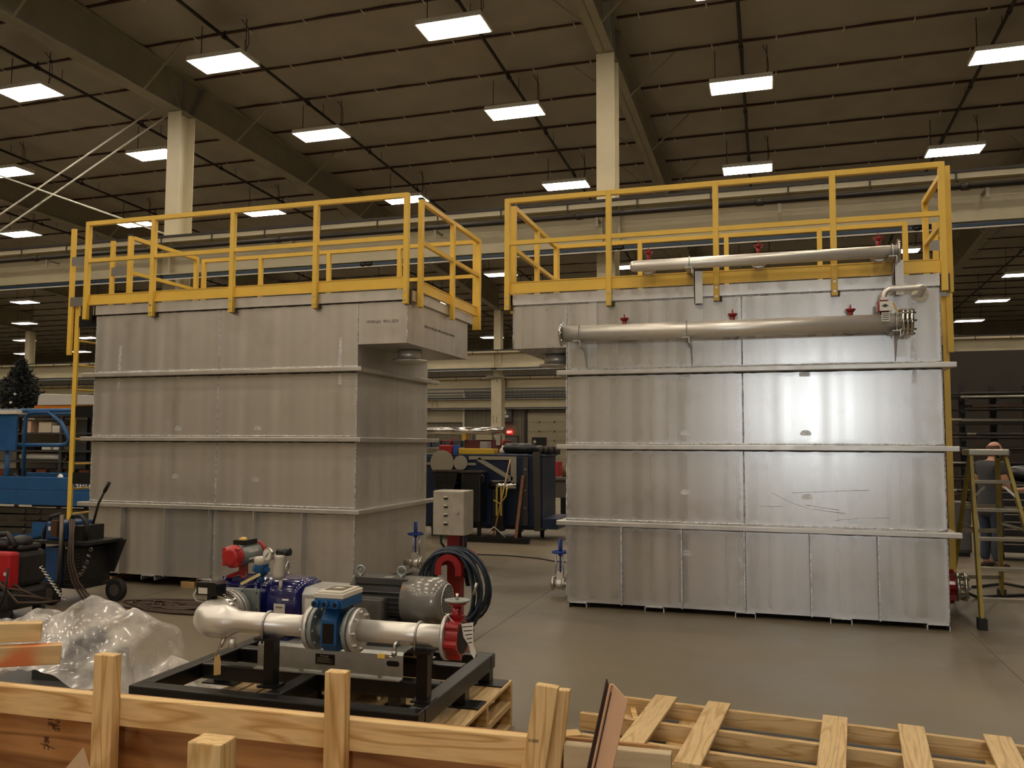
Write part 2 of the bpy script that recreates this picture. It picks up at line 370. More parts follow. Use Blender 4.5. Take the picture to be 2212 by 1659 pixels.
# ================================================================ crane runways
def runway(y,zb,zt,x0,x1,label,pipe,tracks,hook=1.22,pitch=3.0,name='crane_runway'):
    t=thing(name,label,'crane beam',(0,y,0),0)
    b=MB(); h=zt-zb
    b.box(x0,x1,-.009,.009,zb,zt); b.box(x0,x1,-.17,.17,zb,zb+.022); b.box(x0,x1,-.17,.17,zt-.03,zt)
    b.build('girder',cream,t)
    b=MB(); b.box(x0,x1,-.31,.31,zt,zt+.012); b.box(x0,x1,-.31,-.3,zt-.08,zt); b.box(x0,x1,.3,.31,zt-.08,zt); b.build('cap_channel',cream,t)
    b=MB(); b.box(x0,x1,-.335,-.3,zt+.012,zt+.055)
    b.build('rail',blackpipe,t)
    rep('rail_clip',MB().tube([(0,-.318,zt+.03),(0,-.33,zt-.02),(0,-.33,zt-.12),(.02,-.345,zt-.14)],.013,5),blackpipe,t,[(x0+.4+hook*k,0,0) for k in range(int((x1-x0-.5)/hook))])
    if pipe:
        MB().cyl((x0,-.34,zb+pipe),(x1,-.34,zb+pipe),.045,n=10).build('air_pipe',blackpipe,t)
        xs=[x0+.6+pitch*k for k in range(int((x1-x0-1)/pitch))]
        rep('pipe_coupling',MB().cyl((-.06,-.34,zb+pipe),(.06,-.34,zb+pipe),.06,n=10),blackpipe,t,[(q,0,0) for q in xs])
        rep('pipe_bracket',MB().bar((0,-.34,zb+pipe-.2),(0,-.34,zb+pipe),.05,.02).bar((0,-.34,zb+pipe-.06),(0,0,zb+pipe-.06),.05,.02),beamgrey,t,[(q+.3,0,0) for q in xs])
    for (dy,dz,r) in tracks: MB().box(x0,x1,dy-r*.6,dy+r*.6,zb+dz-r,zb+dz+r).build('conductor_bar',mat('conductor_blue',srgb(40,66,92),.4),t)
    b=MB()
    for (dy,dz,r) in tracks[:1]: b.box(x0,x1,dy-r*.8,dy+r*.8,zb+dz-r-.035,zb+dz-r-.012); b.box(x0,x1,dy+.03,dy+.08,zb+dz+r,zb+dz+r+.02)
    b.build('conductor_shield',white_m,t)
    rep('conductor_joint',MB().lathe((-.12,tracks[0][0],zb+tracks[0][1]),(1,0,0),[(0,.03),(.04,.05),(.1,.05),(.12,.03),(.16,.05),(.22,.05),(.26,.03)],8),blackpaint,t,[(x0+1.2+pitch*1.6*k,0,0) for k in range(int((x1-x0-2)/pitch/1.6))])
    rep('stiffener',MB().box(-.012,.012,-.16,.16,zb+.02,zt-.03),cream,t,[(gx+d,0,0) for gx in GX for d in (0,.31)])
    return t
runway(14.27,5.08,5.80,XL+.3,XR-.3,'long cream crane runway beam passing behind both steel tanks','' or .5,[(-.13,-.05,.022)])
runway(36.35,5.10,5.86,XL+.3,XR-.3,'cream crane runway beam along the far column line beyond the tanks',0,[(-.13,-.05,.022)])
runway(37.45,4.25,4.75,XL+.3,XR-.3,'lower grey crane runway beam behind the far columns',0,[(-.13,-.06,.02),(-.13,-.22,.02),(-.13,-.36,.02),(-.13,-.5,.02)])
runway(51.5,3.95,4.55,XL+.3,XR-.3,'pale crane runway beam fixed along the back wall',0,[(-.13,-.05,.02)])

# ================================================================ sprinkler mains under the roof
for k,(x,nm) in enumerate(((-23.9,'far left of the ceiling'),(-19.2,'over the far left bay'),(-14.4,'left of the left cream column'),(-9.85,'over the left tank'),(-5.1,'between the two cream columns'),(-.42,'over the right tank'),(4.15,'at the upper right of the ceiling'),(8.9,'along the right bay'))):
    t=thing('sprinkler_pipe','black sprinkler pipe running away under the roof, '+nm,'pipe',(x,0,0),0,'sprinkler pipes')
    b=MB(); pz=lambda y: 9.33-.05*(y-14.65) if False else roof_z(y)-.27
    b.tube([(0,y,pz(y)) for y in (YF+.3,14,30,YB-.5)],.033,8); b.build('pipe',blackpipe,t)
    rep('sprinkler_head',MB().cyl((0,0,0),(0,0,.13),.014,n=6).cyl((0,-.05,0),(0,.05,0),.047,n=8),blackpipe,t,[(0,4+3.04*i,pz(4+3.04*i)) for i in range(11)])
    rep('hanger',MB().cyl((.03,0,0),(.03,0,.25),.006,n=5),blackpipe,t,[(0,y+.3,pz(y+.3)) for y in purl[8:26:2]])

# ================================================================ high-bay lights
LROWS=[(-7.6,9.35),(-3.4,9.25),(.8,9.15),(4.6,9.05),(8.7,8.95),(12.75,8.82),(16.4,8.74),(21.1,8.55),(25.5,8.36),(29.9,8.12),(34.2,7.9),(38.5,7.65),(42.8,7.42),(47.1,7.15)]
LCOLS=[-9.82+4.69*k for k in range(-13,7)]
lt0=None
def make_light(label,loc,hang,lm=lamp_m):
    t=thing('ceiling_light',label,'ceiling light',loc,0,'hanging high-bay ceiling lights')
    b=MB(); b.box(-.6,.6,0,.6,.02,.09); b.box(-.35,.35,.15,.45,.09,.14); b.box(-.61,-.585,-.01,.61,0,.03); b.box(.585,.61,-.01,.61,0,.03); b.box(-.6,.6,-.015,.0,0,.03); b.box(-.6,.6,.6,.615,0,.03)
    b.build('housing',white_m,t)
    b=MB()
    for k in range(6): b.box(-.58,.58,.012+k*.098,.098+k*.098,-.004,.019)
    b.build('diffuser',lm,t)
    for s in (-.5,.5): MB().cyl((s,.3,.1),(s,.3,hang),.008,n=5).build('hanger_rod',blackpipe,t)
    MB().tube([(.45,.3,.12),(.53,.34,hang*.4),(.5,.35,hang*.8),(.42,.25,hang-.02)],.007,5).build('power_cord',blackpipe,t)
    return t
for r,(y,z) in enumerate(LROWS):
    for c,x in enumerate(LCOLS):
        c0=c-8
        if r<5 and not (3<=c0<=8): continue
        if r==5 and not (2<=c0<=8): continue
        if r in (6,7) and c0<-1: continue
        if r>=8 and c0<3-(r-5)*2: continue
        if r<5: lab='assumed high-bay light above the camera, %s row of five, %s column'%(ORD[r],ORD[c0])  # unseen rows, assumed to continue the grid, added for their light
        else: lab='lit high-bay light in the %s visible row away, %s %s column'%(ORD[r-5],ORD[c] if c<16 else ('seventeenth','eighteenth','nineteenth','twentieth')[c-16],'ceiling')
        hang=roof_z(y+.3)-z-.02
        key=('L',r)
        if lt0 is None or lt0[0]!=r:
            t=make_light(lab,(x,y,z),hang,lamp_far if r>=9 else lamp_m); lt0=(r,t)
        else: copy_tree(lt0[1],None,(x,y,z),0,lab)
# ================================================================ stainless tanks
def steel(name,base,rough,streak=0.25,band=None,mx_=0,rv=.10,metal=.72):
    """mill-finish stainless plate: soft vertical rolling bands, smudges, and ground bands along the welds"""
    m=bpy.data.materials.new(name); m.use_nodes=True; MATS[name]=m; nt=m.node_tree; b=nt.nodes['Principled BSDF']
    b.inputs['Metallic'].default_value=metal
    tc=nt.nodes.new('ShaderNodeTexCoord')
    def M_(op,a_,b_=None,c_=None):
        n=nt.nodes.new('ShaderNodeMath'); n.operation=op
        for i,v in enumerate((a_,b_,c_)):
            if v is None: continue
            if isinstance(v,(int,float)): n.inputs[i].default_value=v
            else: nt.links.new(v,n.inputs[i])
        return n.outputs[0]
    def noise(sc,scale,det,rg=.5):
        mp=nt.nodes.new('ShaderNodeMapping'); mp.inputs['Scale'].default_value=sc; nt.links.new(tc.outputs['Object'],mp.inputs['Vector'])
        n=nt.nodes.new('ShaderNodeTexNoise'); n.inputs['Scale'].default_value=scale; n.inputs['Detail'].default_value=det; n.inputs['Roughness'].default_value=rg; nt.links.new(mp.outputs[0],n.inputs['Vector']); return n.outputs['Fac']
    n1=noise((9,9,.02),1.0,0); n2=noise((1,1,1),1.6,5,.6); n3=noise((3,3,3),3.0,3)
    def ramp(f,p0,p1,c0,c1):
        r=nt.nodes.new('ShaderNodeValToRGB'); r.color_ramp.elements[0].position=p0; r.color_ramp.elements[1].position=p1
        r.color_ramp.elements[0].color=(*c0,1); r.color_ramp.elements[1].color=(*c1,1); nt.links.new(f,r.inputs['Fac']); return r.outputs['Color']
    c1=ramp(n1,.25,.75,[c*(1-streak) for c in base],base); c2=ramp(n2,.27,.46,(.78,.76,.72),(1,1,1))
    mx=nt.nodes.new('ShaderNodeMix'); mx.data_type='RGBA'; mx.blend_type='MULTIPLY'; mx.inputs[0].default_value=.75
    nt.links.new(c1,mx.inputs[6]); nt.links.new(c2,mx.inputs[7]); col=mx.outputs[2]
    r0=M_('MULTIPLY_ADD',n1,rv*2,rough-rv)
    if band:
        sep=nt.nodes.new('ShaderNodeSeparateXYZ'); nt.links.new(tc.outputs['Object'],sep.inputs[0])
        d=None
        for z in (0.0,.79,1.555,2.31,3.05):
            q=M_('ABSOLUTE',M_('SUBTRACT',sep.outputs['Z'],z)); q=M_('SUBTRACT',q,.03 if 0<z<3 else 0); d=q if d is None else M_('MINIMUM',d,q)
        for x in (0.0,1.75,3.5): d=M_('MINIMUM',d,M_('ABSOLUTE',M_('SUBTRACT',sep.outputs['X'],x)))
        dd=M_('ADD',d,M_('MULTIPLY',n3,.11)); mr=nt.nodes.new('ShaderNodeMapRange'); mr.inputs['From Min'].default_value=.035; mr.inputs['From Max'].default_value=.10; mr.inputs['To Min'].default_value=band[1]; mr.inputs['To Max'].default_value=0
        nt.links.new(dd,mr.inputs['Value'])
        m2=nt.nodes.new('ShaderNodeMix'); m2.data_type='RGBA'; nt.links.new(mr.outputs[0],m2.inputs[0]); nt.links.new(col,m2.inputs[6]); m2.inputs[7].default_value=(*band[0],1); col=m2.outputs[2]
        r0=M_('ADD',r0,M_('MULTIPLY',mr.outputs[0],.12))
    nt.links.new(col,b.inputs['Base Color']); nt.links.new(r0,b.inputs['Roughness'])
    return m
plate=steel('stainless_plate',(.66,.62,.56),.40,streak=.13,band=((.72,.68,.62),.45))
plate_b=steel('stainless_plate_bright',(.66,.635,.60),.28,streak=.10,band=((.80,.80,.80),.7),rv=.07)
ribm=steel('stainless_bar',(.66,.63,.58),.38,streak=.08)
weldm=mat('weld_bead',(.72,.71,.69),.45,.7,var=.45,vscale=30)
patchm=mat('ground_patch',(.75,.74,.72),.5,.75,var=.25,vscale=25)
pipesteel=mat('stainless_pipe',(.93,.89,.81),.36,.62,var=.02,vscale=3)
polished=mat('polished_steel',(.74,.71,.66),.16,1.0)
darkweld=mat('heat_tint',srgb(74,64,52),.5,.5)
stencil=mat('stencil_ink',srgb(70,62,50),.7)
redvalve=mat('red_valve',srgb(150,22,24),.3,0,coat=.4)
bluewheel=mat('blue_handwheel',srgb(26,62,150),.4)
chrome=mat('bolt_steel',(.62,.6,.56),.3,1.0)

def bolt_ring(b,c,axis,R,n,r=.009,l=.03):
    a=Vector(axis).normalized()
    for q in MB().ringpts(c,axis,R,n): b.cyl(tuple(q-a*l/2),tuple(q+a*l/2),r,n=6,smooth=False)
def wavy(b,p0,p1,nrm,w=.012,n=None,seed=0):
    """irregular weld bead from p0 to p1 lying on the face with normal nrm"""
    rnd=random.Random(seed); p0=Vector(p0);p1=Vector(p1);L=(p1-p0).length;n=n or max(6,int(L/.05))
    pts=[];rr=[]
    for i in range(n+1):
        pts.append(tuple(p0+(p1-p0)*(i/n)+Vector(nrm)*.001)); rr.append(w*.5*(.6+.8*rnd.random()))
    b.tube(pts,rr,5)
def make_tank(name,label,loc,mir):
    t=thing(name,label,'steel tank',loc)
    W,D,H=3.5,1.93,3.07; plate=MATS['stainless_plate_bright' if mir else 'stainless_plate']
    X=(lambda x:W-x) if mir else (lambda x:x)
    def bx(b,x0,x1,*a): return b.box(X(x0),X(x1),*a)
    b=MB(); T=.006
    # shell: four walls and a bottom, open inside
    bx(b,0,W,0,T,0,H); bx(b,0,W,D-T,D,0,H); bx(b,0,T,T,D-T,0,H); bx(b,W-T,W,T,D-T,0,H); bx(b,0,W,0,D,-.008,0)
    shell=b.build('shell',plate,t)
    b=MB(); bx(b,W,W+.58,0,1.84,2.58,2.586); bx(b,W,W+.58,0,T,2.586,H); bx(b,W,W+.58,1.84-T,1.84,2.586,H); bx(b,W+.58-T,W+.58,T,1.84-T,2.586,H)
    ob=b.build('overflow_box',plate,t)
    fy=.72
    b=MB(); cx=X(W+.29); b.cyl((cx,fy,2.575),(cx,fy,2.47),.14,n=26); b.lathe((cx,fy,2.47),(0,0,-1),[(0,.2),(.022,.2)],32)
    b.build('outlet_flange',pipesteel,ob)
    # rim channel and deck
    b=MB()
    bx(b,-.02,W+.6,-.03,0,H-.03,H+.08); bx(b,-.02,W+.6,D-.09,D+.03,H,H+.08); bx(b,-.03,0,-.03,D+.03,H-.03,H+.08); bx(b,W+.58,W+.61,-.03,D+.03,H-.03,H+.08)
    b.build('rim_channel',plate,t)
    b=MB(); bx(b,0,W+.58,0,D,H+.06,H+.08); b.build('deck_plate',plate,t)
    # ribs: horizontal bars round the shell
    for k,zt in enumerate((2.345,1.588,.82)):
        b=MB(); bx(b,-.11,W+(.09 if k==0 else .09),-.085,0,zt-.058,zt-.01); b.build('rib',ribm,t,bevel=.006)
        b=MB(); bx(b,W,W+.085,.0,D+.21,zt-.06,zt-.012); b.build('rib',ribm,t,bevel=.006)
        b=MB(); bx(b,-.085,0,.0,D+.21,zt-.06,zt-.012); b.build('rib',ribm,t,bevel=.006)
    sx=(.573,1.16,1.745,2.338,2.92) if mir==1 else (.53,1.14,1.73,2.31,2.91)
    for x in sx:
        x=(W-x) if mir else x
        b=MB(); b.box(X(x)-.006,X(x)+.006,-.085,0,.0,.762); b.build('stiffener',weldm if mir else ribm,t)
    for x in (.02,.79,1.65,2.5,3.31):
        xx=x if not mir else W-x-.19
        b=MB(); x0=X(xx);x1=X(xx+.19); x0,x1=min(x0,x1),max(x0,x1)
        b.box(x0,x1,-.02,D,-.016,-.008); b.box(x0,x0+.008,-.02,D,-.061,-.008); b.box(x1-.008,x1,-.02,D,-.061,-.008); b.build('foot_channel',weldm,t)
    # weld beads
    def W_(p0,p1,n,w,sd,mm=None): 
        b=MB(); wavy(b,(X(p0[0]),p0[1],p0[2]),(X(p1[0]),p1[1],p1[2]),n,w,seed=sd); b.build('weld_bead',mm or weldm,t)
    F=(0,-1,0)
    for i,zt in enumerate((2.345,1.588,.82)):
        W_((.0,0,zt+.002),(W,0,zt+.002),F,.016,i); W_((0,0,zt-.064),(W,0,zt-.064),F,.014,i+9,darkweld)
    for (za,zb) in ((.0,.76),(.83,1.52),(1.6,2.28),(2.36,3.03)): W_((1.75,0,za),(1.75,0,zb),F,.016,int(za*7))
    W_((W,0,0),(W,0,3.03),F,.018,21); W_((0,0,0),(0,0,3.03),F,.012 if mir else .01,22); W_((W+.58,0,2.6),(W+.58,0,3.03),F,.012,23)
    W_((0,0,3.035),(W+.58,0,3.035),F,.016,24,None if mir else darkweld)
    # ground spots: half-moon grinder marks
    rnd=random.Random(5 if mir else 8)
    for (x,z) in ((1.2,2.25),(2.32,2.25),(1.2,1.69),(2.32,1.69),(1.2,1.11),(2.32,1.09),(1.2,.52)) if mir else ((1.22,2.26),(2.29,2.27),(1.22,1.67),(2.28,1.67),(1.2,1.12),(2.27,1.1)):
        xx=x
        b=MB(); n=14; poly=[]
        for i in range(n):
            a=2*PI*i/n; r=.042*(1+.12*rnd.random()); poly.append((r*math.cos(a)*1.15,max(-.018,r*math.sin(a)*.8)))
        b.prism(poly,(xx,-.0005,z),(1,0,0),(0,0,1),(0,-.0015,0)); b.build('ground_patch',patchm,t)
    for x in ((3.27,) if mir else (.36,3.29)):
        for (z0,z1) in ((2.36,2.66),(2.15,2.28)):
            b=MB(); b.prism([(-.026,z0),(.026,z0),(.02,z1),(-.012,z1)],(x,-.0005,0),(1,0,0),(0,0,1),(0,-.0015,0)); b.build('ground_patch',patchm,t)
    return t,X

def guardrail(t,X,mir,fr):
    """yellow square-tube guardrail bolted round the tank top; the posts hang below the toe board"""
    W,D,H=3.5,1.93,3.07; zt,zm,zb=4.18,3.70,2.985
    g=.05
    b=MB()
    P=lambda x,y,z:(X(x),y,z)
    yf,yb=-.055,D+.17; xl=-.1 if mir else -.12; xr=W+.62
    fx=fr
    def rails(p,q):
        b.bar(P(*p,zt-.025),P(*q,zt-.025),g,g); b.bar(P(*p,zm),P(*q,zm),.04,.045)
    rails((fx[0],yf),(fx[-1],yf)); rails((fx[0],yb),(fx[-1],yb)); rails((xr+.02,.2),(xr+.02,2.08)); ys=(.06,1.19) if mir else (.64,1.93)
    rails((xl,ys[0]),(xl,ys[1]))
    rail=b.build('guardrail',yellow,t,label='yellow rails')
    def post(x,y,z0=zb,w=.056):
        b=MB(); b.box(X(x)-w/2,X(x)+w/2,y-w/2,y+w/2,z0,zt-.002); b.build('post',yellow,rail,bevel=.005)
    for x in fx: post(x,yf)
    for i,x in enumerate(fx): post(x,yb)
    for y in (.2,1.15,2.08): post(xr+.02,y)
    for y in ys: post(xl,y)
    for (x,y) in ((xr+.02,.2),(xl,ys[0])):
        b=MB(); b.box(X(x)-.03,X(x)+.03,y-.03,y+.03,zt-.01,zt+.012); b.build('post_cap',blackpaint,rail)
    def toe(p,q,nx,ny):
        b=MB(); p=P(*p,0);q=P(*q,0)
        b.bar((p[0],p[1],3.235),(q[0],q[1],3.235),.008,.1); b.bar((p[0],p[1],3.172),(q[0],q[1],3.172),.03,.022); b.bar((p[0],p[1],3.282),(q[0],q[1],3.282),.02,.008)
        b.build('toe_board',yellow,rail)
    toe((fx[0],yf+.02),(fx[-1],yf+.02),0,1); toe((fx[0],yb-.02),(fx[-1],yb-.02),0,1); toe((xr,.2),(xr,2.08),1,0); toe((xl+.02,ys[0]),(xl+.02,ys[1]),1,0)
    for x in fx[1:-1]+[fx[-1]]:
        b=MB()
        for z in (zb+.04,zb+.13): b.cyl((X(x),yf-.034,z),(X(x),yf-.02,z),.012,n=8)
        b.build('post_bolt',chrome,rail)
    for x in fx:       # stand-off pads between post and rim
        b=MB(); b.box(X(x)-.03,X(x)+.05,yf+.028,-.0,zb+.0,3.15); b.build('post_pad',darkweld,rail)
    return rail
def ladder(t,X,mir):
    P=lambda x,y,z:(X(x),y,z)
    b=MB(); xm=-.335; xe=-.41; y0,y1=.04,.62
    if mir: xm=-.3; xe=-.34; y0,y1=1.42,2.0
    zlo=.5 if not mir else .1
    def flat(x,y,z0,z1): b.box(X(x)-.03,X(x)+.03,y-.012,y+.012,z0,z1)
    for y in (y0,y1): flat(xm,y,zlo,3.2)
    lad=b.build('ladder',yellow,t,label='yellow ladder rails')
    for y in (y0-.03,y1+.03):
        b=MB(); b.box(X(xe)-.03,X(xe)+.03,y-.016,y+.016,2.57,4.13); b.build('rail_extension',yellow,lad)
    z=zlo+.15
    while z<3.2:
        b=MB(); b.cyl(P(xm,y0,z),P(xm,y1,z),.012,n=8); b.build('rung',yellow,lad); z+=.3
    gal=mat('galvanised_clip',srgb(150,146,138),.4,.8)
    for (yy,px) in ((y0-.03,-.12),(y1+.03,-.12)) if not mir else ((y0-.03,-.1),):
        for z in (3.72,3.22):
            b=MB(); b.box(min(X(xe),X(px)),max(X(xe),X(px)),yy-.02,yy-.012,z-.055,z+.055); b.build('splice_plate',gal,lad)
    for z in (3.0,1.9,1.1) if not mir else (2.6,.7):
        for y in (y0,min(y1,1.9)): MB().box(min(X(xm),X(0)),max(X(xm),X(0)),y-.006,y+.006,z-.09,z+.05).build('standoff',blackpaint,lad)
    return lad
def gate_valve(t,c,axis):
    """small gate valve on a stub, stem up, blue handwheel"""
    x,y,z=c; a=Vector(axis); P=lambda k,dz=0:(x+a.x*k,y+a.y*k,z+dz)
    b=MB(); b.cyl(P(-.14),P(.1),.035,n=14); b.lathe(P(-.05),axis,[(0,.07),(.02,.07)],20); b.lathe(P(.06),axis,[(0,.075),(.03,.075)],20)
    v=b.build('gate_valve',polished,t,label='gate valve with blue handwheel')
    b=MB(); b.sphere(P(.01),.06); b.box(x-.035,x+.035,y-.035,y+.035,z+.03,z+.12); b.build('valve_body',pipesteel,v)
    for s in (-.04,.04):
        b=MB(); b.cyl((x+a.x*.01+s,y,z+.1),(x+a.x*.01+s,y,z+.31),.011,n=8); b.build('yoke',chrome,v)
    b=MB(); b.cyl((x,y,z+.08),(x,y,z+.34),.01,n=8); b.cyl((x,y,z+.3),(x,y,z+.48),.022,n=10); b.build('stem',bluewheel,v)
    b=MB(); b.torus((x,y,z+.34),(0,0,1),.085,.013,22,8)
    for k in range(3): b.bar((x-.085*math.cos(k*PI/3),y-.085*math.sin(k*PI/3),z+.34),(x+.085*math.cos(k*PI/3),y+.085*math.sin(k*PI/3),z+.34),.018,.012)
    b.build('handwheel',bluewheel,v)

LT,LX=make_tank('steel_tank','left stainless tank with yellow guardrail and overflow box at its right end',(-7.74,8.05,.125),0)
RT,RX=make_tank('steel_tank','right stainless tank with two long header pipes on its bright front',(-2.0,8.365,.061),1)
guardrail(LT,LX,0,[-.12,.84,1.93,3.0,4.085]); guardrail(RT,RX,1,[-.035,.9,1.98,3.045,4.13])
ladder(LT,LX,0); ladder(RT,RX,1)
gate_valve(LT,(3.68,1.2,.1),(1,0,0)); gate_valve(RT,(-.22,.62,.06),(-1,0,0))
# stencil on the left tank's overflow box: printed upside down
text('stencil_text','0.25" 316L  HT-A55U',.042,stencil,LT,(3.79,-.002,2.82),(PI/2,PI,0))
text('stencil_text','HT-A55U  0.25" 316L  HT-A55U  0.25" 316L  HT-A55U',.04,stencil,LT,(4.082,.92,2.82),(PI/2,PI,PI/2))
# blocking under the left tank
timber=wood('timber_block',srgb(214,178,120),srgb(150,112,66),0,8)
for k,(x,lab) in enumerate(((-7.5,'leftmost timber block under the left tank'),(-6.35,'second timber block under the left tank'),(-5.2,'third timber block under the left tank'),(-4.5,'timber block under the right corner of the left tank'))):
    b=MB(); b.box(-.09,.09,0,1.9,0,.0635); tag(b.build('timber_block',timber,loc=(x,8.08,0)),lab,'timber','timber blocks under the left tank')

# ---------------------------------------------------------------- header pipes on the right tank (local coordinates of the tank)
for pts in ([(2.01,1.124),(2.2,1.03),(2.35,.985),(2.65,.95)],[(2.18,1.13),(2.5,1.15),(2.86,1.17)],[(2.56,.885),(2.8,.915),(3.03,.92)],[(2.3,1.02),(2.6,.98)],[(1.9,1.0),(2.1,1.0)]):
    MB().tube([(x,-.0008,z) for x,z in pts],.0022,5).build('scratch',weldm,RT)
def ubolt_bracket(hp,x,y,z,r,zb,post=True):
    b=MB(); pts=[(x,y+ (r+.006)*math.cos(a),z+(r+.006)*math.sin(a)) for a in [PI*k/10 for k in range(11)]]
    b.tube([(x,y+r+.006,z-r-.03)]+pts+[(x,y-r-.006,z-r-.03)],.006,6); b.build('u_bolt',chrome,hp)
    b=MB(); b.box(x-.04,x+.03,y-r-.03,0.0,z-r-.008,z-r-.001); b.box(x+.023,x+.03,y-r-.03,0.0,z-r-.06,z-r-.008)
    b.prism([(0,0),(-.16,0),(0,-.2)],(x+.02,0,z-r-.05),(0,1,0),(0,0,1),(.008,0,0))
    if post: b.box(x+.03,x+.12,-.012,0,zb,z-r+.02)
    b.build('bracket',ribm,hp)
def branch_valve(hp,x,y,z,r,y1):
    b=MB(); b.cyl((x,y,z),(x,y1,z),.035,n=14); b.lathe((x,y+r+.015,z),(0,1,0),[(0,.07),(.018,.07)],20); b.lathe((x,y+r+.085,z),(0,1,0),[(0,.07),(.018,.07)],20)
    b.build('branch_pipe',pipesteel,hp)
    b=MB(); b.lathe((x,y+r+.035,z),(0,1,0),[(0,.062),(.05,.062)],20); b.cyl((x,y+r+.06,z+.05),(x,y+r+.06,z+.155),.022,n=10); b.lathe((x,y+r+.06,z+.13),(0,0,1),[(0,.028),(.02,.045),(.03,.045)],14); b.cyl((x,y+r+.06,z+.16),(x,y+r+.06,z+.2),.007,n=6)
    b.build('butterfly_valve',redvalve,hp,label='small red butterfly valve')
yl,zl,rl=-.25,2.685,.08
b=MB(); b.cyl((.04,yl,zl),(3.13,yl,zl),rl,n=30); hp=b.build('header_pipe',pipesteel,RT,label='lower thick header pipe')
b=MB(); b.lathe((.005,yl,zl),(1,0,0),[(0,.125),(.022,.125)],30); bolt_ring(b,(.015,yl,zl),(1,0,0),.104,8); b.build('flange',polished,hp)
for k,x in enumerate((3.13,3.165,3.2)):
    b=MB(); b.lathe((x,yl,zl),(1,0,0),[(0,.125),(.026,.125)],30); b.build('flange',polished,hp)
for q in MB().ringpts((3.18,yl,zl),(1,0,0),.104,8):
    b=MB(); b.cyl((3.11,q.y,q.z),(3.25,q.y,q.z),.01,n=6); b.build('flange_bolt',chrome,hp)
for x in (.19,1.25,3.09): ubolt_bracket(hp,x,yl,zl,rl,zl-.28)
for x in (.62,1.67,2.73): branch_valve(hp,x,yl,zl,rl,0)
for x in (.275,1.34):
    b=MB(); b.box(x-.045,x+.045,-.014,-.001,2.36,3.04); b.build('backing_strip',ribm,hp)
yu,zu,ru=-.25,3.335,.055
b=MB(); b.lathe((.70,yu,zu),(1,0,0),[(0,.01),(.004,.03),(.018,.048),(.04,ru),(2.43,ru)],28); hu=b.build('header_pipe',pipesteel,RT,label='upper thin header pipe')
b=MB(); b.lathe((3.12,yu,zu),(1,0,0),[(0,.105),(.02,.105)],28); bolt_ring(b,(3.13,yu,zu),(1,0,0),.085,8,.008); b.build('flange',polished,hu)
for x in (1.28,3.08): 
    ubolt_bracket(hu,x,yu,zu,ru,3.0,False)
    b=MB(); b.box(x+.03,x+.11,-.11,-.102,2.96,3.28); b.box(x+.03,x+.038,-.11,-.03,2.96,3.28); b.build('upright',ribm,hu)
for x in (.87,1.92,2.98): branch_valve(hu,x,yu,zu,ru,-.05)
# recirculation bypass: ball valve, elbow, pipe and flange back into the tank
b=MB(); b.tube([(3.0,yl,zl+.06),(3.0,yl,zl+.24)]+[(3.0+.07*(1-math.cos(a)),yl,zl+.24+.07*math.sin(a)) for a in [PI/2*k/6 for k in range(1,7)]]+[(3.28,yl,zl+.31)]+[(3.28+.055*math.sin(a),yl+.055*(1-math.cos(a)),zl+.31) for a in [PI/2*k/5 for k in range(1,6)]]+[(3.335,-.02,zl+.31-.03)],.027,14)
bp=b.build('bypass_pipe',pipesteel,hp)
b=MB(); b.lathe((3.335,-.02,zl+.28),(0,1,0),[(0,.075),(.018,.075)],24); bolt_ring(b,(3.335,-.02,zl+.28),(0,1,0),.056,4,.009); b.build('wall_flange',polished,hp)
b=MB(); b.lathe((3.0,yl,zl+.08),(0,0,1),[(0,.04),(.03,.04),(.03,.05),(.1,.05),(.1,.036),(.13,.036)],18); b.box(2.94,2.96,yl-.05,yl+.05,zl+.1,zl+.19); b.build('ball_valve',redvalve,hp,label='red ball valve')
b=MB(); b.box(2.955,3.06,yl-.075,yl-.05,zl+.1,zl+.185); vb=b.build('position_plate',white_m,hp)
b=MB(); b.prism([(-.03,0),(0,.016),(.03,0),(0,-.016)],(3.0,yl-.0755,zl+.145),(1,0,0),(0,0,1),(0,-.001,0)); b.build('diamond_mark',blackpaint,hp)
b=MB(); b.box(2.965,3.03,yl-.06,yl-.055,zl+.2,zl+.225); b.build('upper_tag',white_m,hp)
b=MB(); b.box(2.965,3.03,yl-.1,yl-.098,zl-.0,zl+.08); tg=b.build('paper_tag',white_m,hp)
for k in range(4):
    MB().box(2.97,3.025,yl-.1012,yl-.1,zl+.012+k*.017,zl+.019+k*.017).build('print_line',blackpaint,hp)
b=MB(); b.prism([(0,0),(.018,0),(.05,-.085),(.03,-.09)],(3.06,yl-.06,zl+.17),(1,0,0),(0,0,1),(0,-.001,0)); b.build('manila_tag',mat('manila',srgb(214,180,120),.7),hp)
# red butterfly valve between flanges at the right end, low
b=MB(); cz=.19; cy_=.95
b.cyl((3.5,cy_,cz),(3.62,cy_,cz),.1,n=24)
for x in (3.6,3.72,3.79): b.lathe((x,cy_,cz),(1,0,0),[(0,.145),(.03,.145)],28)
dv=b.build('drain_flange',polished,RT)
b=MB(); n=24; prof=[]
for i in range(n): a=2*PI*i/n; r=.145+.022*math.cos(a*8); prof.append((r*math.cos(a),r*math.sin(a)))
b.prism(prof,(3.635,cy_,cz),(0,1,0),(0,0,1),(.08,0,0)); b.build('butterfly_valve',redvalve,dv,label='red lug butterfly valve at the low right end')
for q in MB().ringpts((3.66,cy_,cz),(1,0,0),.12,8):
    b=MB(); b.cyl((3.59,q.y,q.z),(3.84,q.y,q.z),.012,n=6); b.build('flange_bolt',chrome,dv)
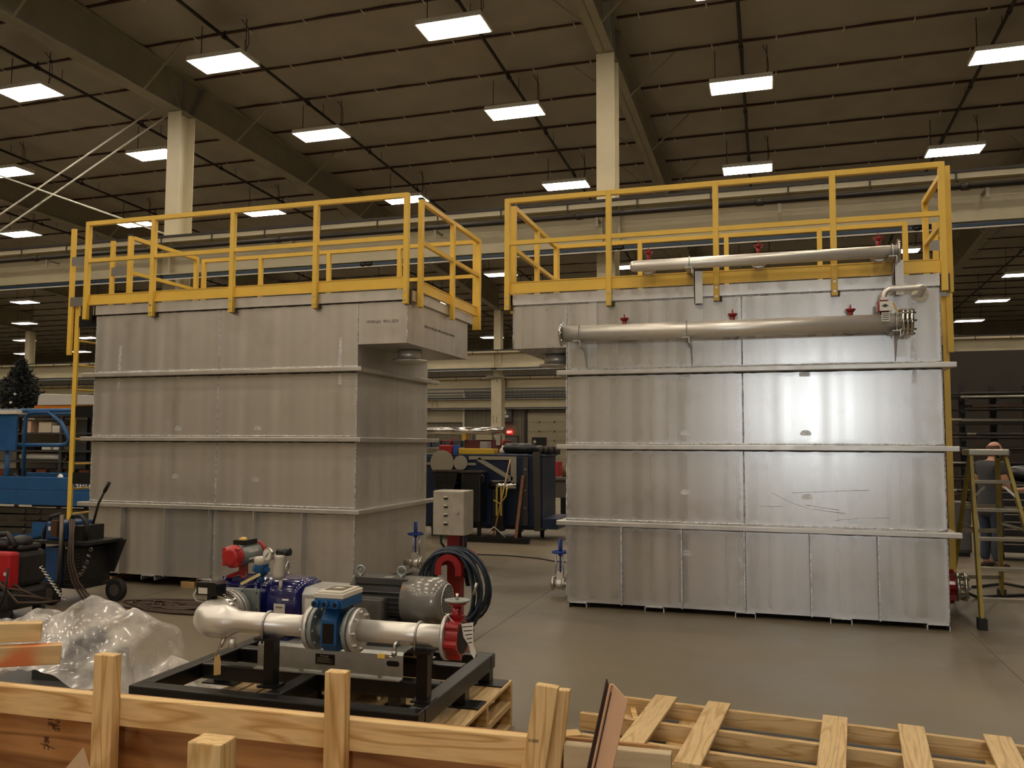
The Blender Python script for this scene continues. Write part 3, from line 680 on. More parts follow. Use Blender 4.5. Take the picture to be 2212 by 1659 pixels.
# ================================================================ pump skid on two stacked pallets
pine=wood('pallet_pine',srgb(222,190,138),srgb(190,152,98),0,9)
pine_y=wood('pallet_pine_cross',srgb(228,198,146),srgb(200,164,110),1,7)
pumpblue=mat('pump_blue',srgb(22,24,92),.22,0,coat=.6)
flowblue=mat('flowmeter_blue',srgb(30,86,140),.35,0)
galv=mat('galvanised',srgb(186,186,180),.36,.45,var=.1,vscale=14)
satin=mat('satin_flange',(.70,.68,.63),.34,.6)
castgrey=mat('cast_grey',srgb(150,156,152),.45,.3,var=.1,vscale=20)
motorgrey=mat('motor_grey',srgb(132,128,120),.25,.2,coat=.3)
motordark=mat('motor_dark',srgb(66,65,60),.45,.1)
offwhite=mat('off_white_plastic',srgb(222,214,196),.4)
paper=mat('paper_white',srgb(228,222,208),.7)
actred=mat('actuator_red',srgb(178,34,34),.35,0,coat=.2)
manila=MATS['manila']
SK=(-3.076,3.579,0.0); SA=math.radians(1.0)
def pallet(z0,label):
    t=thing('wooden_pallet',label,'pallet',(SK[0]+.1,SK[1]+.24,z0),SA,'pallets under the pump skid')
    L,D_=1.52,.94
    def bds(n,z,w,nm):
        for k in range(n):
            x=(L-w)*k/(n-1); MB().box(x,x+w,0,D_,z,z+.016).build(nm,pine_y,t)
    for y in (0,.452,.905): MB().box(0,L,y,y+.035,.014,.114).build('stringer',pine,t)
    bds(4,0,.09,'bottom_board')
    for k in range(13):
        x=k*(L-.105)/12; MB().box(x,x+.105,0,D_,.114,.13).build('deck_board',pine_y,t)
    return t
pallet(0,'lower of the two stacked pallets under the pump skid'); pallet(.13,'upper of the two stacked pallets under the pump skid')

sk=thing('pump_skid','black framed pump skid with blue pump, grey motor and steel pipework','pump skid',SK,SA)
zf0,zf1=.335,.42
b=MB(); U0,U1,V0,V1=-.05,1.53,-.03,1.145; g=.085
for a in ((U0,U1,V0,V0+g),(U0,U1,V1-g,V1),(U0,U0+g,V0+g,V1-g),(U1-g,U1,V0+g,V1-g),(U0+g,U1-g,.44,.52),(U0+g,U1-g,.8,.88)): b.box(*a,zf0,zf1)
for (u) in (.68,): b.box(u,u+g,V0+g,.44,zf0,zf1); b.box(u,u+g,.88,V1-g,zf0,zf1)
fr=b.build('frame',blackpaint,sk,bevel=.008)
for (u,v) in ((0.02,.66),(1.49,.66),(1.49,1.08),(.72,.48),(.02,1.08),(1.2,.48)):
    b=MB(); b.box(u-.035,u+.035,v-.035,v+.035,.268,zf0); b.box(u-.09,u+.12,v-.07,v+.07,.26,.268); b.build('foot',blackpaint,fr)
for u in (.645,1.475):
    b=MB(); b.box(u-.028,u+.028,.142,.198,zf1,.655); b.box(u-.06,u+.06,.1,.24,.655,.666); b.box(u-.05,u+.05,.12,.22,zf1,zf1+.008); b.build('support_post',blackpaint,fr)
# pedestal of bent galvanised plate
b=MB(); th=.006
def sect(v0,v1,s):
    return [(v0-.045*s,.42),(v0-.045*s,.426),(v0,.432),(v0,.535),(v0+.012*s,.547)]
poly=[(.415,.421),(.455,.421),(.462,.43),(.462,.54),(.475,.552),(.87,.552),(.883,.54),(.883,.43),(.89,.421),(.93,.421),(.93,.427),(.893,.427),(.889,.432),(.889,.543),(.873,.558),(.472,.558),(.456,.543),(.456,.432),(.452,.427),(.415,.427)]
b.prism(poly,(.38,0,0),(0,1,0),(0,0,1),(.86,0,0)); pd=b.build('pedestal',galv,sk,label='galvanised pump base plate')
b=MB(); pts=[(math.cos(a)*.014+(.022 if math.cos(a)>0 else -.022),math.sin(a)*.014) for a in [2*PI*k/16 for k in range(16)]]
b.prism(pts,(1.185,.455,.5),(1,0,0),(0,0,1),(0,-.0012,0)); b.build('slot',blackpaint,pd)
MB().box(.735,.849,.4535,.456,.468,.52).build('name_plate',blackpaint,pd)
text('plate_text','Boerger',.016,mat('plate_print',srgb(150,140,120),.5),pd,(.79,.4525,.511),(PI/2,0,0))
for k in range(4): MB().box(.745,.838-.02*(k%2),.4532,.4535,.477+k*.007,.4795+k*.007).build('print_line',MATS['plate_print'],pd)
for u in (.5,.66,.8,1.12): 
    b=MB(); b.cyl((u,.435,.427),(u,.435,.438),.012,n=6,smooth=False); b.cyl((u,.435,.318),(u,.435,.335),.012,n=6,smooth=False); b.build('anchor_bolt',chrome,pd)
# discharge pipe: nozzle neck, wide elbow, reducer, straight run with flowmeter gap
pr=.053; er=.086; vp,wp=.17,.728; u0=.215
b=MB(); R=.13
cen=[(u0,.42,wp-.006),(u0,.36,wp-.006),(u0,vp+R,wp-.006)]+[(u0+R-R*math.cos(a),vp+R-R*math.sin(a),wp-.006) for a in [PI/2*k/9 for k in range(1,10)]]
rr=[er]*len(cen); cen+= [(u0+R+.03,vp,wp-.004),(u0+R+.06,vp,wp-.002),(u0+R+.095,vp,wp),(.88,vp,wp)]; rr+=[er*.985,er*.86,pr*1.08,pr]; rr.insert(-1,pr); cen.insert(-1,(u0+R+.12,vp,wp))
b.tube(cen,rr,28); dp=b.build('discharge_pipe',pipesteel,sk,label='pale stainless elbow and pipe')
for (v,r_) in ((.375,.118),(.405,.118)):
    b=MB(); b.lathe((u0,v,wp-.006),(0,1,0),[(0,r_),(.022,r_)],30); b.build('flange',satin,dp)
b=MB(); b.lathe((u0,.31,wp-.006),(0,1,0),[(0,.1),(.03,.1),(.065,.105)],24); b.build('neck_ring',polished,dp)
for q in MB().ringpts((u0,.4,wp-.006),(0,1,0),.1,8):
    b=MB(); b.cyl((q.x,.345,q.z),(q.x,.445,q.z),.011,n=6); b.build('flange_bolt',chrome,dp)
b=MB(); b.lathe((.415,vp,wp-er),(0,0,-1),[(0,.022),(.05,.022)],14); b.build('drain_socket',pipesteel,dp)
b=MB(); b.tube([(.385,vp-.02,wp-er+.006),(.375,vp-.03,.62),(.37,vp-.035,.6)],.012,8); b.bar((.372,vp-.04,.61),(.35,vp-.05,.56),.018,.006); b.build('drain_valve',chrome,dp)
b=MB(); b.prism([(-.012,0),(.012,0),(.022,-.035),(.022,-.1),(-.018,-.108),(-.02,-.035)],(.362,vp-.05,.568),(1,0,0),(0,0,1),(0,-.001,0)); b.build('manila_tag',manila,dp)
b=MB(); b.lathe((.868,vp,wp),(1,0,0),[(0,.107),(.024,.107)],30); b.build('flange',satin,dp)
b=MB(); b.cyl((1.12,vp,wp),(1.6,vp,wp),pr,n=28); dq=b.build('outlet_pipe',pipesteel,sk,label='pale stainless pipe right of the flowmeter')
b=MB(); b.lathe((1.112,vp,wp),(1,0,0),[(0,.107),(.026,.107)],30); b.build('flange',satin,dq)
b=MB(); b.lathe((1.588,vp,wp),(1,0,0),[(0,.107),(.018,.107)],30); b.build('flange',satin,dq)
for (u,par) in ((.625,dp),(1.45,dq)):
    pts=[(u,vp+(pr+.006)*math.cos(a),wp+(pr+.006)*math.sin(a)) for a in [PI*k/12 for k in range(13)]]
    b=MB(); b.tube([(u,vp+pr+.006,.64)]+pts+[(u,vp-pr-.006,.64)],.0065,8); b.build('u_bolt',chrome,par)
b=MB(); b.tube([(1.36,vp-pr+.01,wp-.03),(1.36,vp-pr-.03,wp-.032),(1.36,vp-pr-.035,wp-.04),(1.358,vp-pr-.035,.642)],.009,8); b.cyl((1.358,vp-pr-.035,.665),(1.358,vp-pr-.035,.645),.014,n=8); b.cyl((1.358,vp-pr-.035,.635),(1.32,vp-pr-.035,.635),.006,n=6); b.build('sample_cock',chrome,dq)
MB().box(1.275,1.312,vp-pr-.043,vp-pr-.027,.628,.645).build('yellow_lever',yellow,dq)
# magnetic flowmeter
fm=MB().lathe((.899,vp,wp),(1,0,0),[(0,.107),(.022,.107)],30).lathe((1.084,vp,wp),(1,0,0),[(0,.107),(.022,.107)],30).lathe((.915,vp,wp),(1,0,0),[(0,.05),(.17,.05)],20,True,False,False).build('flowmeter',castgrey,sk,label='blue flowmeter between two flanges')
for (ua,ub,uc,ud) in ((.855,.93,.8,.0),(1.077,1.152,.0,.0)):
    for q in MB().ringpts((ua,vp,wp),(1,0,0),.088,8):
        b=MB(); b.cyl((ua,q.y,q.z),(ub,q.y,q.z),.0095,n=6,smooth=False); b.build('flange_bolt',chrome,fm)
b=MB(); oc=[(-.05,-.1),(.05,-.1),(.085,-.062),(.085,.055),(.05,.1),(-.05,.1),(-.085,.055),(-.085,-.062)]
b.prism(oc,(.962,vp,wp),(0,1,0),(0,0,1),(.088,0,0)); b.prism([(-.05,.08),(.05,.08),(.035,.125),(-.035,.125)],(.972,vp,wp),(0,1,0),(0,0,1),(.068,0,0)); b.build('coil_housing',flowblue,fm,bevel=.008)
MB().box(.976,1.036,vp-.0875,vp-.0855,wp-.055,wp+.04).build('rating_plate',blackpaint,fm)
b=MB(); b.box(.94,1.095,.06,.27,.845,.893); b.build('transmitter',flowblue,fm,bevel=.006)
b=MB(); b.box(.938,1.097,.058,.272,.893,.918); b.box(.95,1.085,.07,.26,.918,.926); b.build('lid',offwhite,fm,bevel=.004)
MB().box(.97,1.065,.11,.225,.926,.928).build('display',mat('display_grey',srgb(92,84,70),.3),fm)
MB().box(.995,1.04,.15,.19,.928,.929).build('screen',offwhite,fm)
for u in (.955,1.007,1.065):
    b=MB(); b.cyl((u,.06,.868),(u,.035,.868),.017,n=12); b.build('cable_gland',flowblue,fm); MB().cyl((u,.0355,.868),(u,.0345,.868),.011,n=12).build('gland_hole',blackpaint,fm)
# red lug butterfly valve at the pipe end
b=MB(); n=48; pf=[]
for i in range(n): a=2*PI*i/n; r=.085+.02*max(0,math.cos(a*6))**.6 if math.cos(a*6)>0 else .085; pf.append((r*math.cos(a+.26),r*math.sin(a+.26)))
b.prism(pf,(1.608,vp,wp),(0,1,0),(0,0,1),(.062,0,0)); b.cyl((1.64,vp,wp+.07),(1.64,vp,wp+.15),.026,n=14); b.lathe((1.64,vp,wp+.145),(0,0,1),[(0,.03),(.016,.05),(.024,.05)],16)
bv=b.build('butterfly_valve',redvalve,sk,label='red lug butterfly valve at the pipe end')
b=MB(); n=40; b.prism([((.058+.004*(i%2))*math.cos(2*PI*i/n),(.058+.004*(i%2))*math.sin(2*PI*i/n)) for i in range(n)],(1.64,vp,wp+.17),(1,0,0),(0,1,0),(0,0,.006)); b.build('throttle_plate',castgrey,bv)
MB().cyl((1.64,vp,wp+.17),(1.64,vp,wp+.205),.008,n=8).build('stem',chrome,bv)
b=MB(); b.lathe((1.67,vp,wp),(1,0,0),[(0,.072),(.004,.072)],24); b.lathe((1.6695,vp,wp),(1,0,0),[(0,.055),(.006,.055)],24); b.build('rubber_seat',darkrubber,bv)
MB().tube([(1.6,vp-.05,wp+.12),(1.65,vp-.06,wp+.08),(1.69,vp-.05,wp+.075)],.0012,4).build('tag_string',white_m,bv)
b=MB(); b.prism([(-.03,0),(.03,.012),(.028,-.05),(.03,-.09),(.045,-.125),(.036,-.155),(.016,-.13),(.012,-.1),(-.018,-.06)],(1.71,vp-.05,wp+.075),(1,0,0),(0,0,1),(0,-.001,0)); tg=b.build('paper_tag',paper,bv)
for k in range(5): MB().prism([(-.024+k*.007,0),(.024,.006),(.024,.01),(-.024+k*.007,.004)],(1.71,vp-.0513,wp+.06-k*.018),(1,0,0),(0,0,1),(0,-.0006,0)).build('print_line',blackpaint,bv)
# rotary lobe pump: lobe casing, bearing housing, gearbox
pv,pw=.68,.728
def sup(hv,hw,n=28,e=.62): return [(math.copysign(abs(math.cos(a))**e,math.cos(a))*hv,math.copysign(abs(math.sin(a))**e,math.sin(a))*hw) for a in [2*PI*i/n for i in range(n)]]
def loft(b,secs):
    vs=[];n=28
    for (u,hv,hw,dw) in secs: vs+=[(.03+u*1.12,pv+a,pw+dw+c) for a,c in sup(hv,hw)]
    fs=[]
    for k in range(len(secs)-1):
        for i in range(n): j=(i+1)%n; fs.append((k*n+i,k*n+j,(k+1)*n+j,(k+1)*n+i))
    fs+=[tuple(range(n))[::-1],tuple((len(secs)-1)*n+i for i in range(n))]
    return b.add(vs,fs,True)
b=MB(); loft(b,[(.0,.11,.11,.0),(.02,.13,.13,0),(.025,.155,.15,0),(.05,.155,.15,0),(.052,.14,.135,0),(.22,.14,.135,0),(.222,.155,.15,0),(.25,.155,.15,0),(.252,.135,.13,.0),(.30,.13,.125,0),(.31,.15,.15,0),(.33,.155,.155,0),(.46,.155,.155,-.004),(.49,.14,.14,-.004)])
for k in range(5): b.box(.1,.27,pv-.146+k*.001,pv-.13,pw+.02+k*.022,pw+.028+k*.022)
for k in range(4): b.box(.11,.255,pv-.09+k*.05,pv-.075+k*.05,pw+.12,pw+.143)
pm=b.build('lobe_pump',pumpblue,sk,label='glossy dark blue rotary lobe pump')
for u in (.044,.294):
    for q in MB().ringpts((u,pv,pw),(1,0,0),.138,10):
        b=MB(); b.cyl((u-.022,q.y,q.z),(u+.024,q.y,q.z),.011,n=6); b.build('casing_bolt',pumpblue,pm)
for v in (pv-.13,pv+.13):
    b=MB(); b.box(.4,.53,v-.04,v+.04,.558,.585); b.cyl((.465,v,.58),(.465,v,.6),.014,n=6); b.build('foot',pumpblue,pm)
b=MB(); b.box(.12,.34,.515,.535,wp-.1,wp+.1); b.lathe((u0,.43,wp-.006),(0,1,0),[(0,.118),(.02,.118),(.03,.085),(.1,.085)],26); cp=b.build('nozzle_plate',castgrey,pm,bevel=.006,label='grey cast nozzle plate')
for (u,w_) in ((.14,.085),(.225,.087),(.32,.085),(.14,-.085),(.32,-.085),(.325,0)):
    MB().cyl((u,.515,wp+w_),(u,.505,wp+w_),.009,n=6,smooth=False).build('plate_bolt',castgrey,pm)
MB().box(.43,.5,pv-.157,pv-.154,pw-.045,pw+.025).build('maker_plate',paper,pm)
text('maker_text','Boerger',.014,stencil,pm,(.465,pv-.158,pw+.008),(PI/2,0,0))
b=MB(); b.prism([(0,0),(.04,0),(.045,.07),(.01,.07)],(.48,pv-.152,pw+.045),(1,0,0),(0,.35,.94),(0,-.004,0)); b.build('warning_sticker',paper,pm)
# coupling guard
b=MB(); prof=[(-.13,-.17),(-.13,.08),(-.1,.115),(.1,.115),(.13,.08),(.13,-.17)]
b.prism(prof,(.585,pv,pw),(0,1,0),(0,0,1),(.215,0,0)); gd=b.build('coupling_guard',galv,sk,bevel=.01,label='bright galvanised coupling guard')
MB().box(.61,.77,pv-.1325,pv-.1305,pw-.15,pw+.06).build('warning_sign',paper,gd)
text('sign_text','Boerger',.026,blackpaint,gd,(.695,pv-.1335,pw+.035),(PI/2,0,0))
for k in range(7): MB().box(.625,.755-.012*(k%3),pv-.1332,pv-.1326,pw+.0-k*.014,pw+.004-k*.014).build('print_line',blackpaint,gd)
MB().prism([(-.012,0),(.012,0),(0,.021)],(.63,pv-.1326,pw-.14),(1,0,0),(0,0,1),(0,-.001,0)).build('warning_triangle',actred,gd)
# electric motor
mw=.79
b=MB(); b.lathe((.86,pv,mw),(1,0,0),[(0,.118),(.03,.118),(.03,.104),(.33,.104)],30)
for k in range(28):
    a=2*PI*k/28
    if -.5<math.sin(a)<.5 or math.sin(a)<-.2:
        c,s=math.cos(a),math.sin(a); b.bar((.9,pv+c*.108,mw+s*.108),(1.19,pv+c*.108,mw+s*.108),.006,.02,up=(0,c,s))
b.box(.88,1.19,pv-.07,pv+.07,mw+.085,mw+.118); b.box(.92,1.16,pv-.13,pv+.13,.558,.575); b.box(.94,1.0,pv-.12,pv+.12,.575,.7); b.box(1.08,1.14,pv-.12,pv+.12,.575,.7)
mo=b.build('motor',motordark,sk,label='grey electric motor')
b=MB(); b.lathe((1.17,pv,mw),(1,0,0),[(0,.128),(.17,.128),(.2,.12),(.225,.1),(.228,.09)],36); b.build('fan_cowl',motorgrey,mo,label='shiny grey fan cowl')
b=MB(); b.lathe((1.396,pv,mw),(1,0,0),[(0,.092),(.004,.09)],30); b.build('fan_grille',blackpaint,mo)
for k in range(13):
    z=-.078+.013*k; h=math.sqrt(max(0,.088**2-z*z)); MB().bar((1.4015,pv-h,mw+z),(1.4015,pv+h,mw+z),.004,.006).build('grille_bar',motorgrey,mo)
MB().torus((1.4,pv,mw),(1,0,0),.092,.004,30,6).build('grille_ring',chrome,mo)
b=MB(); b.box(.915,1.1,.515,.6,.66,.82); tb=b.build('terminal_box',motordark,mo,bevel=.012)
b=MB(); b.box(.925,1.09,.508,.516,.67,.81); b.build('terminal_lid',mat('lid_grey',srgb(92,90,84),.5),mo,bevel=.004)
for u in (.895,1.13):
    b=MB(); b.torus((u,pv-.03 if u<1 else pv,mw+.15),(0,1,0),.024,.007,20,8); b.cyl((u,pv-.03 if u<1 else pv,mw+.1),(u,pv-.03 if u<1 else pv,mw+.13),.01,n=8); b.build('lifting_eye',castgrey,mo)
MB().box(1.04,1.09,pv-.045,pv+.0,mw+.118,mw+.12).build('rating_plate',castgrey,mo)
for k,w_ in enumerate((.075,.105)): MB().prism([(0,0),(.025,0),(.025,.02),(0,.02)],(1.175,pv-math.sqrt(.129**2-(w_-.03)**2)-.001,mw+w_-.04),(1,0,0),(0,.4,.92),(0,-.001,0)).build('warning_label',mat('label_orange',srgb(196,110,40),.6),mo)
# red and grey pneumatic actuator on a bracket at the rear
au,aw=.16,1.0
b=MB(); b.lathe((au,.54,aw),(0,1,0),[(0,.058),(.2,.058)],24); b.box(au-.035,au+.035,.56,.72,aw+.03,aw+.056); ac=b.build('actuator',castgrey,sk,label='grey pneumatic actuator with red ends')
b=MB(); b.lathe((au,.49,aw),(0,1,0),[(0,.036),(.004,.048),(.012,.052),(.02,.063),(.05,.065)],24)
for (dx,dz) in ((-.04,-.04),(.04,-.04),(.04,.04),(-.04,.04)): b.cyl((au+dx,.495,aw+dz),(au+dx,.54,aw+dz),.012,n=8)
b.build('end_cap',actred,ac); MB().lathe((au,.74,aw),(0,1,0),[(0,.065),(.03,.063),(.045,.05)],24).build('end_cap',actred,ac)
b=MB(); b.box(au-.04,au+.04,.58,.7,aw+.056,aw+.085); b.build('switch_box',blackpaint,ac); MB().sphere((au,.62,aw+.085),.026,sc=(1,1,.6)).build('position_dome',mat('dome_amber',srgb(220,180,80),.3),ac)
MB().box(au+.045,au+.056,.6,.69,aw-.025,aw+.03).build('label_sheet',paper,ac)
b=MB(); b.box(au-.018,au+.018,.61,.65,.885,aw-.05); b.bar((au+.0,.63,.905),(au-.09,.61,.868),.035,.022); b.cyl((au,.63,.8),(au,.63,.9),.02,n=8); b.build('mount_bracket',redvalve,ac)
# pressure sensor, filter regulator and gauge
b=MB(); b.cyl((.33,.55,.86),(.33,.55,.9),.016,n=10); b.lathe((.33,.55,.895),(0,0,1),[(0,.018),(.015,.036),(.06,.04),(.068,.04)],20); b.cyl((.295,.54,.935),(.285,.53,.935),.014,n=10); b.cyl((.365,.55,.935),(.38,.53,.935),.016,n=10); ps=b.build('pressure_sensor',flowblue,sk,label='blue pressure sensor with white cap')
MB().lathe((.33,.55,.963),(0,0,1),[(0,.041),(.035,.041),(.04,.036)],20).build('sensor_cap',offwhite,ps)
b=MB(); b.bar((.255,.47,.86),(.37,.47,.918),.012,.016); b.build('yellow_lever',mat('pale_yellow',srgb(235,215,150),.6),ps)
b=MB(); b.lathe((.445,.55,.885),(0,0,1),[(0,.012),(.006,.03),(.02,.037),(.11,.037),(.12,.041),(.135,.041)],22); b.cyl((.455,.55,.82),(.455,.55,.89),.01,n=8); fl_=b.build('filter_regulator',offwhite,sk,label='white air filter regulator with gauge')
b=MB(); b.cyl((.43,.55,1.03),(.51,.55,1.036),.021,n=12); b.build('regulator_knob',blackpaint,fl_)
b=MB(); b.lathe((.405,.515,1.025),(-.25,-1,0),[(0,.02),(.004,.036),(.022,.036)],22); ga=b.build('gauge_case',chrome,fl_)
gf=Vector((.405,.515,1.025))+Vector((-.25,-1,0)).normalized()*.0225
b=MB(); b.lathe(gf,(-.25,-1,0),[(0,.031),(.001,.031)],22); b.build('gauge_face',paper,fl_)
b=MB(); b.bar(tuple(gf+Vector((-.012,-.002,-.016))),tuple(gf+Vector((.014,-.004,.012))),.003,.003); b.build('gauge_needle',blackpaint,fl_)
b=MB(); b.torus((.49,.56,.945),(1,.3,0),.034,.006,18,6); b.build('round_fitting',chrome,fl_)
# black switch box on the elbow
b=MB(); b.cyl((u0-.03,.3,wp+.07),(u0-.03,.3,.835),.022,n=10); b.box(u0-.09,u0+.03,.255,.345,.83,.88); b.prism([(-.06,.88),(.06,.88),(.075,.893),(.045,.9),(-.06,.898)],(u0-.03,.25,0),(1,0,0),(0,0,1),(0,.1,0)); sb=b.build('pressure_switch',blackpaint,sk,label='black switch box on the elbow')
MB().box(u0-.078,u0-.022,.2535,.255,.838,.87).build('label_sheet',paper,sb)
b=MB(); b.tube([(u0-.09,.26,.86),(u0-.105,.25,.83),(u0-.095,.26,.8),(u0-.06,.28,.79)],.004,6); b.build('wire',white_m,sb)
b=MB(); b.tube([(u0-.085,.25,.9),(u0-.085,.25,.915),(u0+.0,.25,.915),(u0+.0,.25,.9)],.003,6); b.build('handle_wire',chrome,sb)
# cling film left on the elbow
# ================================================================ crate in the foreground
pine_v=wood('crate_pine_upright',srgb(240,206,146),srgb(208,164,100),2,9)
pine_h=wood('crate_pine_rail',srgb(240,206,146),srgb(204,158,94),0,8)
ply=wood('crate_plywood',srgb(186,138,84),srgb(138,92,48),0,4)
CA=math.radians(2.28)
cr=thing('wooden_crate','open pine and plywood crate across the foreground with upright posts','crate',(-2.62,2.349,0),CA)
b=MB(); b.box(-.75,2.02,.0,.038,.69,.785); b.build('top_rail',pine_h,cr,bevel=.003)
b=MB(); b.box(2.03,2.34,.0,.038,.675,.775); b.build('top_rail',wood('weathered_rail',srgb(206,186,150),srgb(140,122,98),0,7),cr,bevel=.003,label='weathered grey pine rail end')
b=MB(); b.box(-.75,2.3,.039,.051,.03,.782); pw_=b.build('plywood_side',ply,cr,label='brown plywood side')
b=MB(); b.box(-.75,2.3,-.9,.039,.03,.045); b.build('floor_panel',ply,cr)
for (u,z) in ((.2,.665),(.172,.585)): text('stamp','BINE\n 18 ' if z>.6 else ' EC ',.03,mat('stamp_ink',srgb(84,52,22),.8),cr,(u,.0382,z),(PI/2,-PI/2*0+PI/2*1,0) if False else (PI/2,PI/2,0))
for (u,z,s) in ((.2,.648,.011),(.172,.6,.012)): MB().prism([(-s,s),(s,s),(0,-s)],(u,.0388,z),(1,0,0),(0,0,1),(0,-.0006,0)).build('stamp_triangle',MATS['stamp_ink'],cr)
MB().prism([(-.03,0),(.03,-.012),(.03,-.009),(-.03,.003)],(.178,.0388,.585),(1,0,0),(0,0,1),(0,-.0006,0)).build('stamp_line',MATS['stamp_ink'],cr)
for u0_,u1_,z1,nm in ((.425,.505,.932,0),(1.282,1.352,.938,0)):
    MB().box(u0_,u1_,-.04,.0,.03,z1).build('post',pine_v,cr,bevel=.003)
b=MB(); b.prism([(1.80,.03),(1.875,.03),(2.022,.945),(1.955,.95)],(0,-.038,0),(1,0,0),(0,0,1),(0,.03,0)); b.build('post',pine_v,cr,bevel=.003)
b=MB(); b.prism([(1.85,.03),(1.94,.03),(2.05,.93),(1.98,.93)],(0,-.006,0),(1,0,0),(0,0,1),(0,.03,0)); b.build('post',pine_v,cr,bevel=.003)
text('grade_stamp','01830',.012,stencil,cr,(1.95,-.0385,.79),(PI/2,0,0))
MB().box(1.385,1.467,-.86,-.80,.03,1.01).build('post',pine_v,cr,bevel=.003)
b=MB(); b.box(-.75,2.2,-.94,-.902,.03,.55); b.build('near_side',ply,cr)
# paper sheet standing inside the crate
b=MB(); b.prism([(-.1,-.12),(.07,-.12),(.0,.0)],(.627,-.3,.735),(1,0,0),(0,.12,.99),(0,-.001,0)); b.box(.5,.7,-.31,-.3,.047,.62); tag(b.build('paper_sheet',mat('beige_paper',srgb(206,176,138),.7),loc=(-2.62,2.349,0)),'beige paper corner sticking up inside the crate','paper').rotation_euler=(0,0,CA)
# cardboard edge protector leaning on the crate
card=mat('brown_cardboard',srgb(228,186,150),.75,0,var=.06,vscale=6)
b=MB(); ax=(1.99,-.12,.05); top=(2.20,-.15,1.0)
def vchan(b,p0,p1,w1,w2,th):
    p0=Vector(p0);p1=Vector(p1); a=Vector((.98,-.2,-.05)); c=Vector((-.55,-.83,0))
    for (d,w_) in ((a,w1),(c,w2)):
        n=d.cross(p1-p0).normalized()*th
        vs=[p0,p0+d*w_,p1+d*w_-Vector((0,0,.035 if w_==w1 else -.0)),p1]; vs=vs+[v+n for v in vs]
        b.add([tuple(v) for v in vs],[(0,1,2,3)[::-1],(4,5,6,7),(0,1,5,4),(1,2,6,5),(2,3,7,6),(3,0,4,7)])
vchan(b,ax,top,.04,.014,.005)
o=b.build('edge_protector',card,loc=(-2.62,2.349,0)); o.rotation_euler=(0,0,CA); tag(o,'brown cardboard edge protector leaning against the crate end','cardboard')
b=MB(); vchan(b,(ax[0]-.018,ax[1]-.005,.05),(top[0]-.018,top[1]-.0,1.012),.012,.012,.004); o2=b.build('inner_strip',mat('dark_card_edge',srgb(70,48,34),.7),o)
# two pine boards at the left, one sprayed orange, on an added, unseen stand left of the picture
spray=wood('sprayed_pine',srgb(236,196,136),srgb(214,150,84),0,6)
nt=spray.node_tree; bs=nt.nodes['Principled BSDF']; lk=bs.inputs['Base Color'].links[0].from_socket
tc=nt.nodes.new('ShaderNodeTexCoord'); nz=nt.nodes.new('ShaderNodeTexNoise'); nz.inputs['Scale'].default_value=7; nz.inputs['Detail'].default_value=1
cr_=nt.nodes.new('ShaderNodeValToRGB'); cr_.color_ramp.elements[0].position=.45; cr_.color_ramp.elements[0].color=(0,0,0,1); cr_.color_ramp.elements[1].position=.6; cr_.color_ramp.elements[1].color=(.85,.85,.85,1)
nt.links.new(tc.outputs['Object'],nz.inputs['Vector']); nt.links.new(nz.outputs['Fac'],cr_.inputs['Fac'])
mx=nt.nodes.new('ShaderNodeMix'); mx.data_type='RGBA'; nt.links.new(cr_.outputs['Color'],mx.inputs[0]); nt.links.new(lk,mx.inputs[6]); mx.inputs[7].default_value=(*srgb(226,110,52),1); nt.links.new(mx.outputs[2],bs.inputs['Base Color'])
t=thing('crate_frame','two short pine boards poking in at the left, the lower sprayed orange','crate frame',(-1.66,1.62,0))
def board(nm,p0,p1,h,w_,m):
    d=Vector(p1)-Vector(p0); o=MB().box(0,d.length,-w_/2,w_/2,-h/2,h/2).build(nm,m,t,bevel=.002)
    o.location=p0; o.rotation_euler=d.to_track_quat('X','Z').to_euler(); return o
board('board',(-.62,-.60,1.245),(-.02,-.005,1.195),.043,.035,pine_h); board('board',(-.60,-.62,1.195),(.025,.01,1.142),.045,.035,spray)
for x,y in ((-.55,-.53),(-.35,-.335)): MB().box(x-.02,x+.02,y-.05,y-.02,0,1.25).build('leg',pine_v,t)
MB().box(-.62,-.28,-.6,-.26,0,.02).build('base',pine_h,t)

# ================================================================ upturned pallet, bottom right
PA=math.radians(-5.2)
t=thing('wooden_pallet','long pine pallet lying upturned on the floor at the lower right','pallet',(-.9,5.22,0),PA,'loose pallets')
xr=(2.2,2.2,2.25)
for k,y in enumerate((-.02,-.40,-.74)): MB().box(-.02 if k!=1 else -.13,2.35,y-.038,y,.016,.108).build('stringer',pine,t)
for x in (.27,.585,1.225,1.61,2.02): MB().box(x-.065,x+.065,-1.0,.03,.108,.126).build('deck_board',pine_y,t,bevel=.002)
MB().box(-.02,2.35,-1.0,-.962,.016,.108).build('stringer',pine,t)
for x in (.05,.42,2.0): MB().box(x-.05,x+.05,-1.0,.0,0,.016).build('bottom_board',pine_y,t)
b=MB(); b.bar((.08,-.05,.05),(.2,-.38,.03),.03,.02); b.build('broken_slat',pine_h,t)
o=MB().box(0,.28,-.02,.02,0,.09).build('timber_offcut',wood('dark_offcut',srgb(120,96,66),srgb(60,46,30),0,8),loc=(-1.38,4.3,0)); o.rotation_euler=(0,0,-.1); tag(o,'dark weathered timber offcut on the floor behind the crate end','timber')
o=MB().box(0,.3,-.05,.05,0,.02).build('timber_offcut',pine_h,loc=(-1.32,4.6,0)); o.rotation_euler=(0,0,.5); tag(o,'short pale slat on the floor left of the upturned pallet','timber')

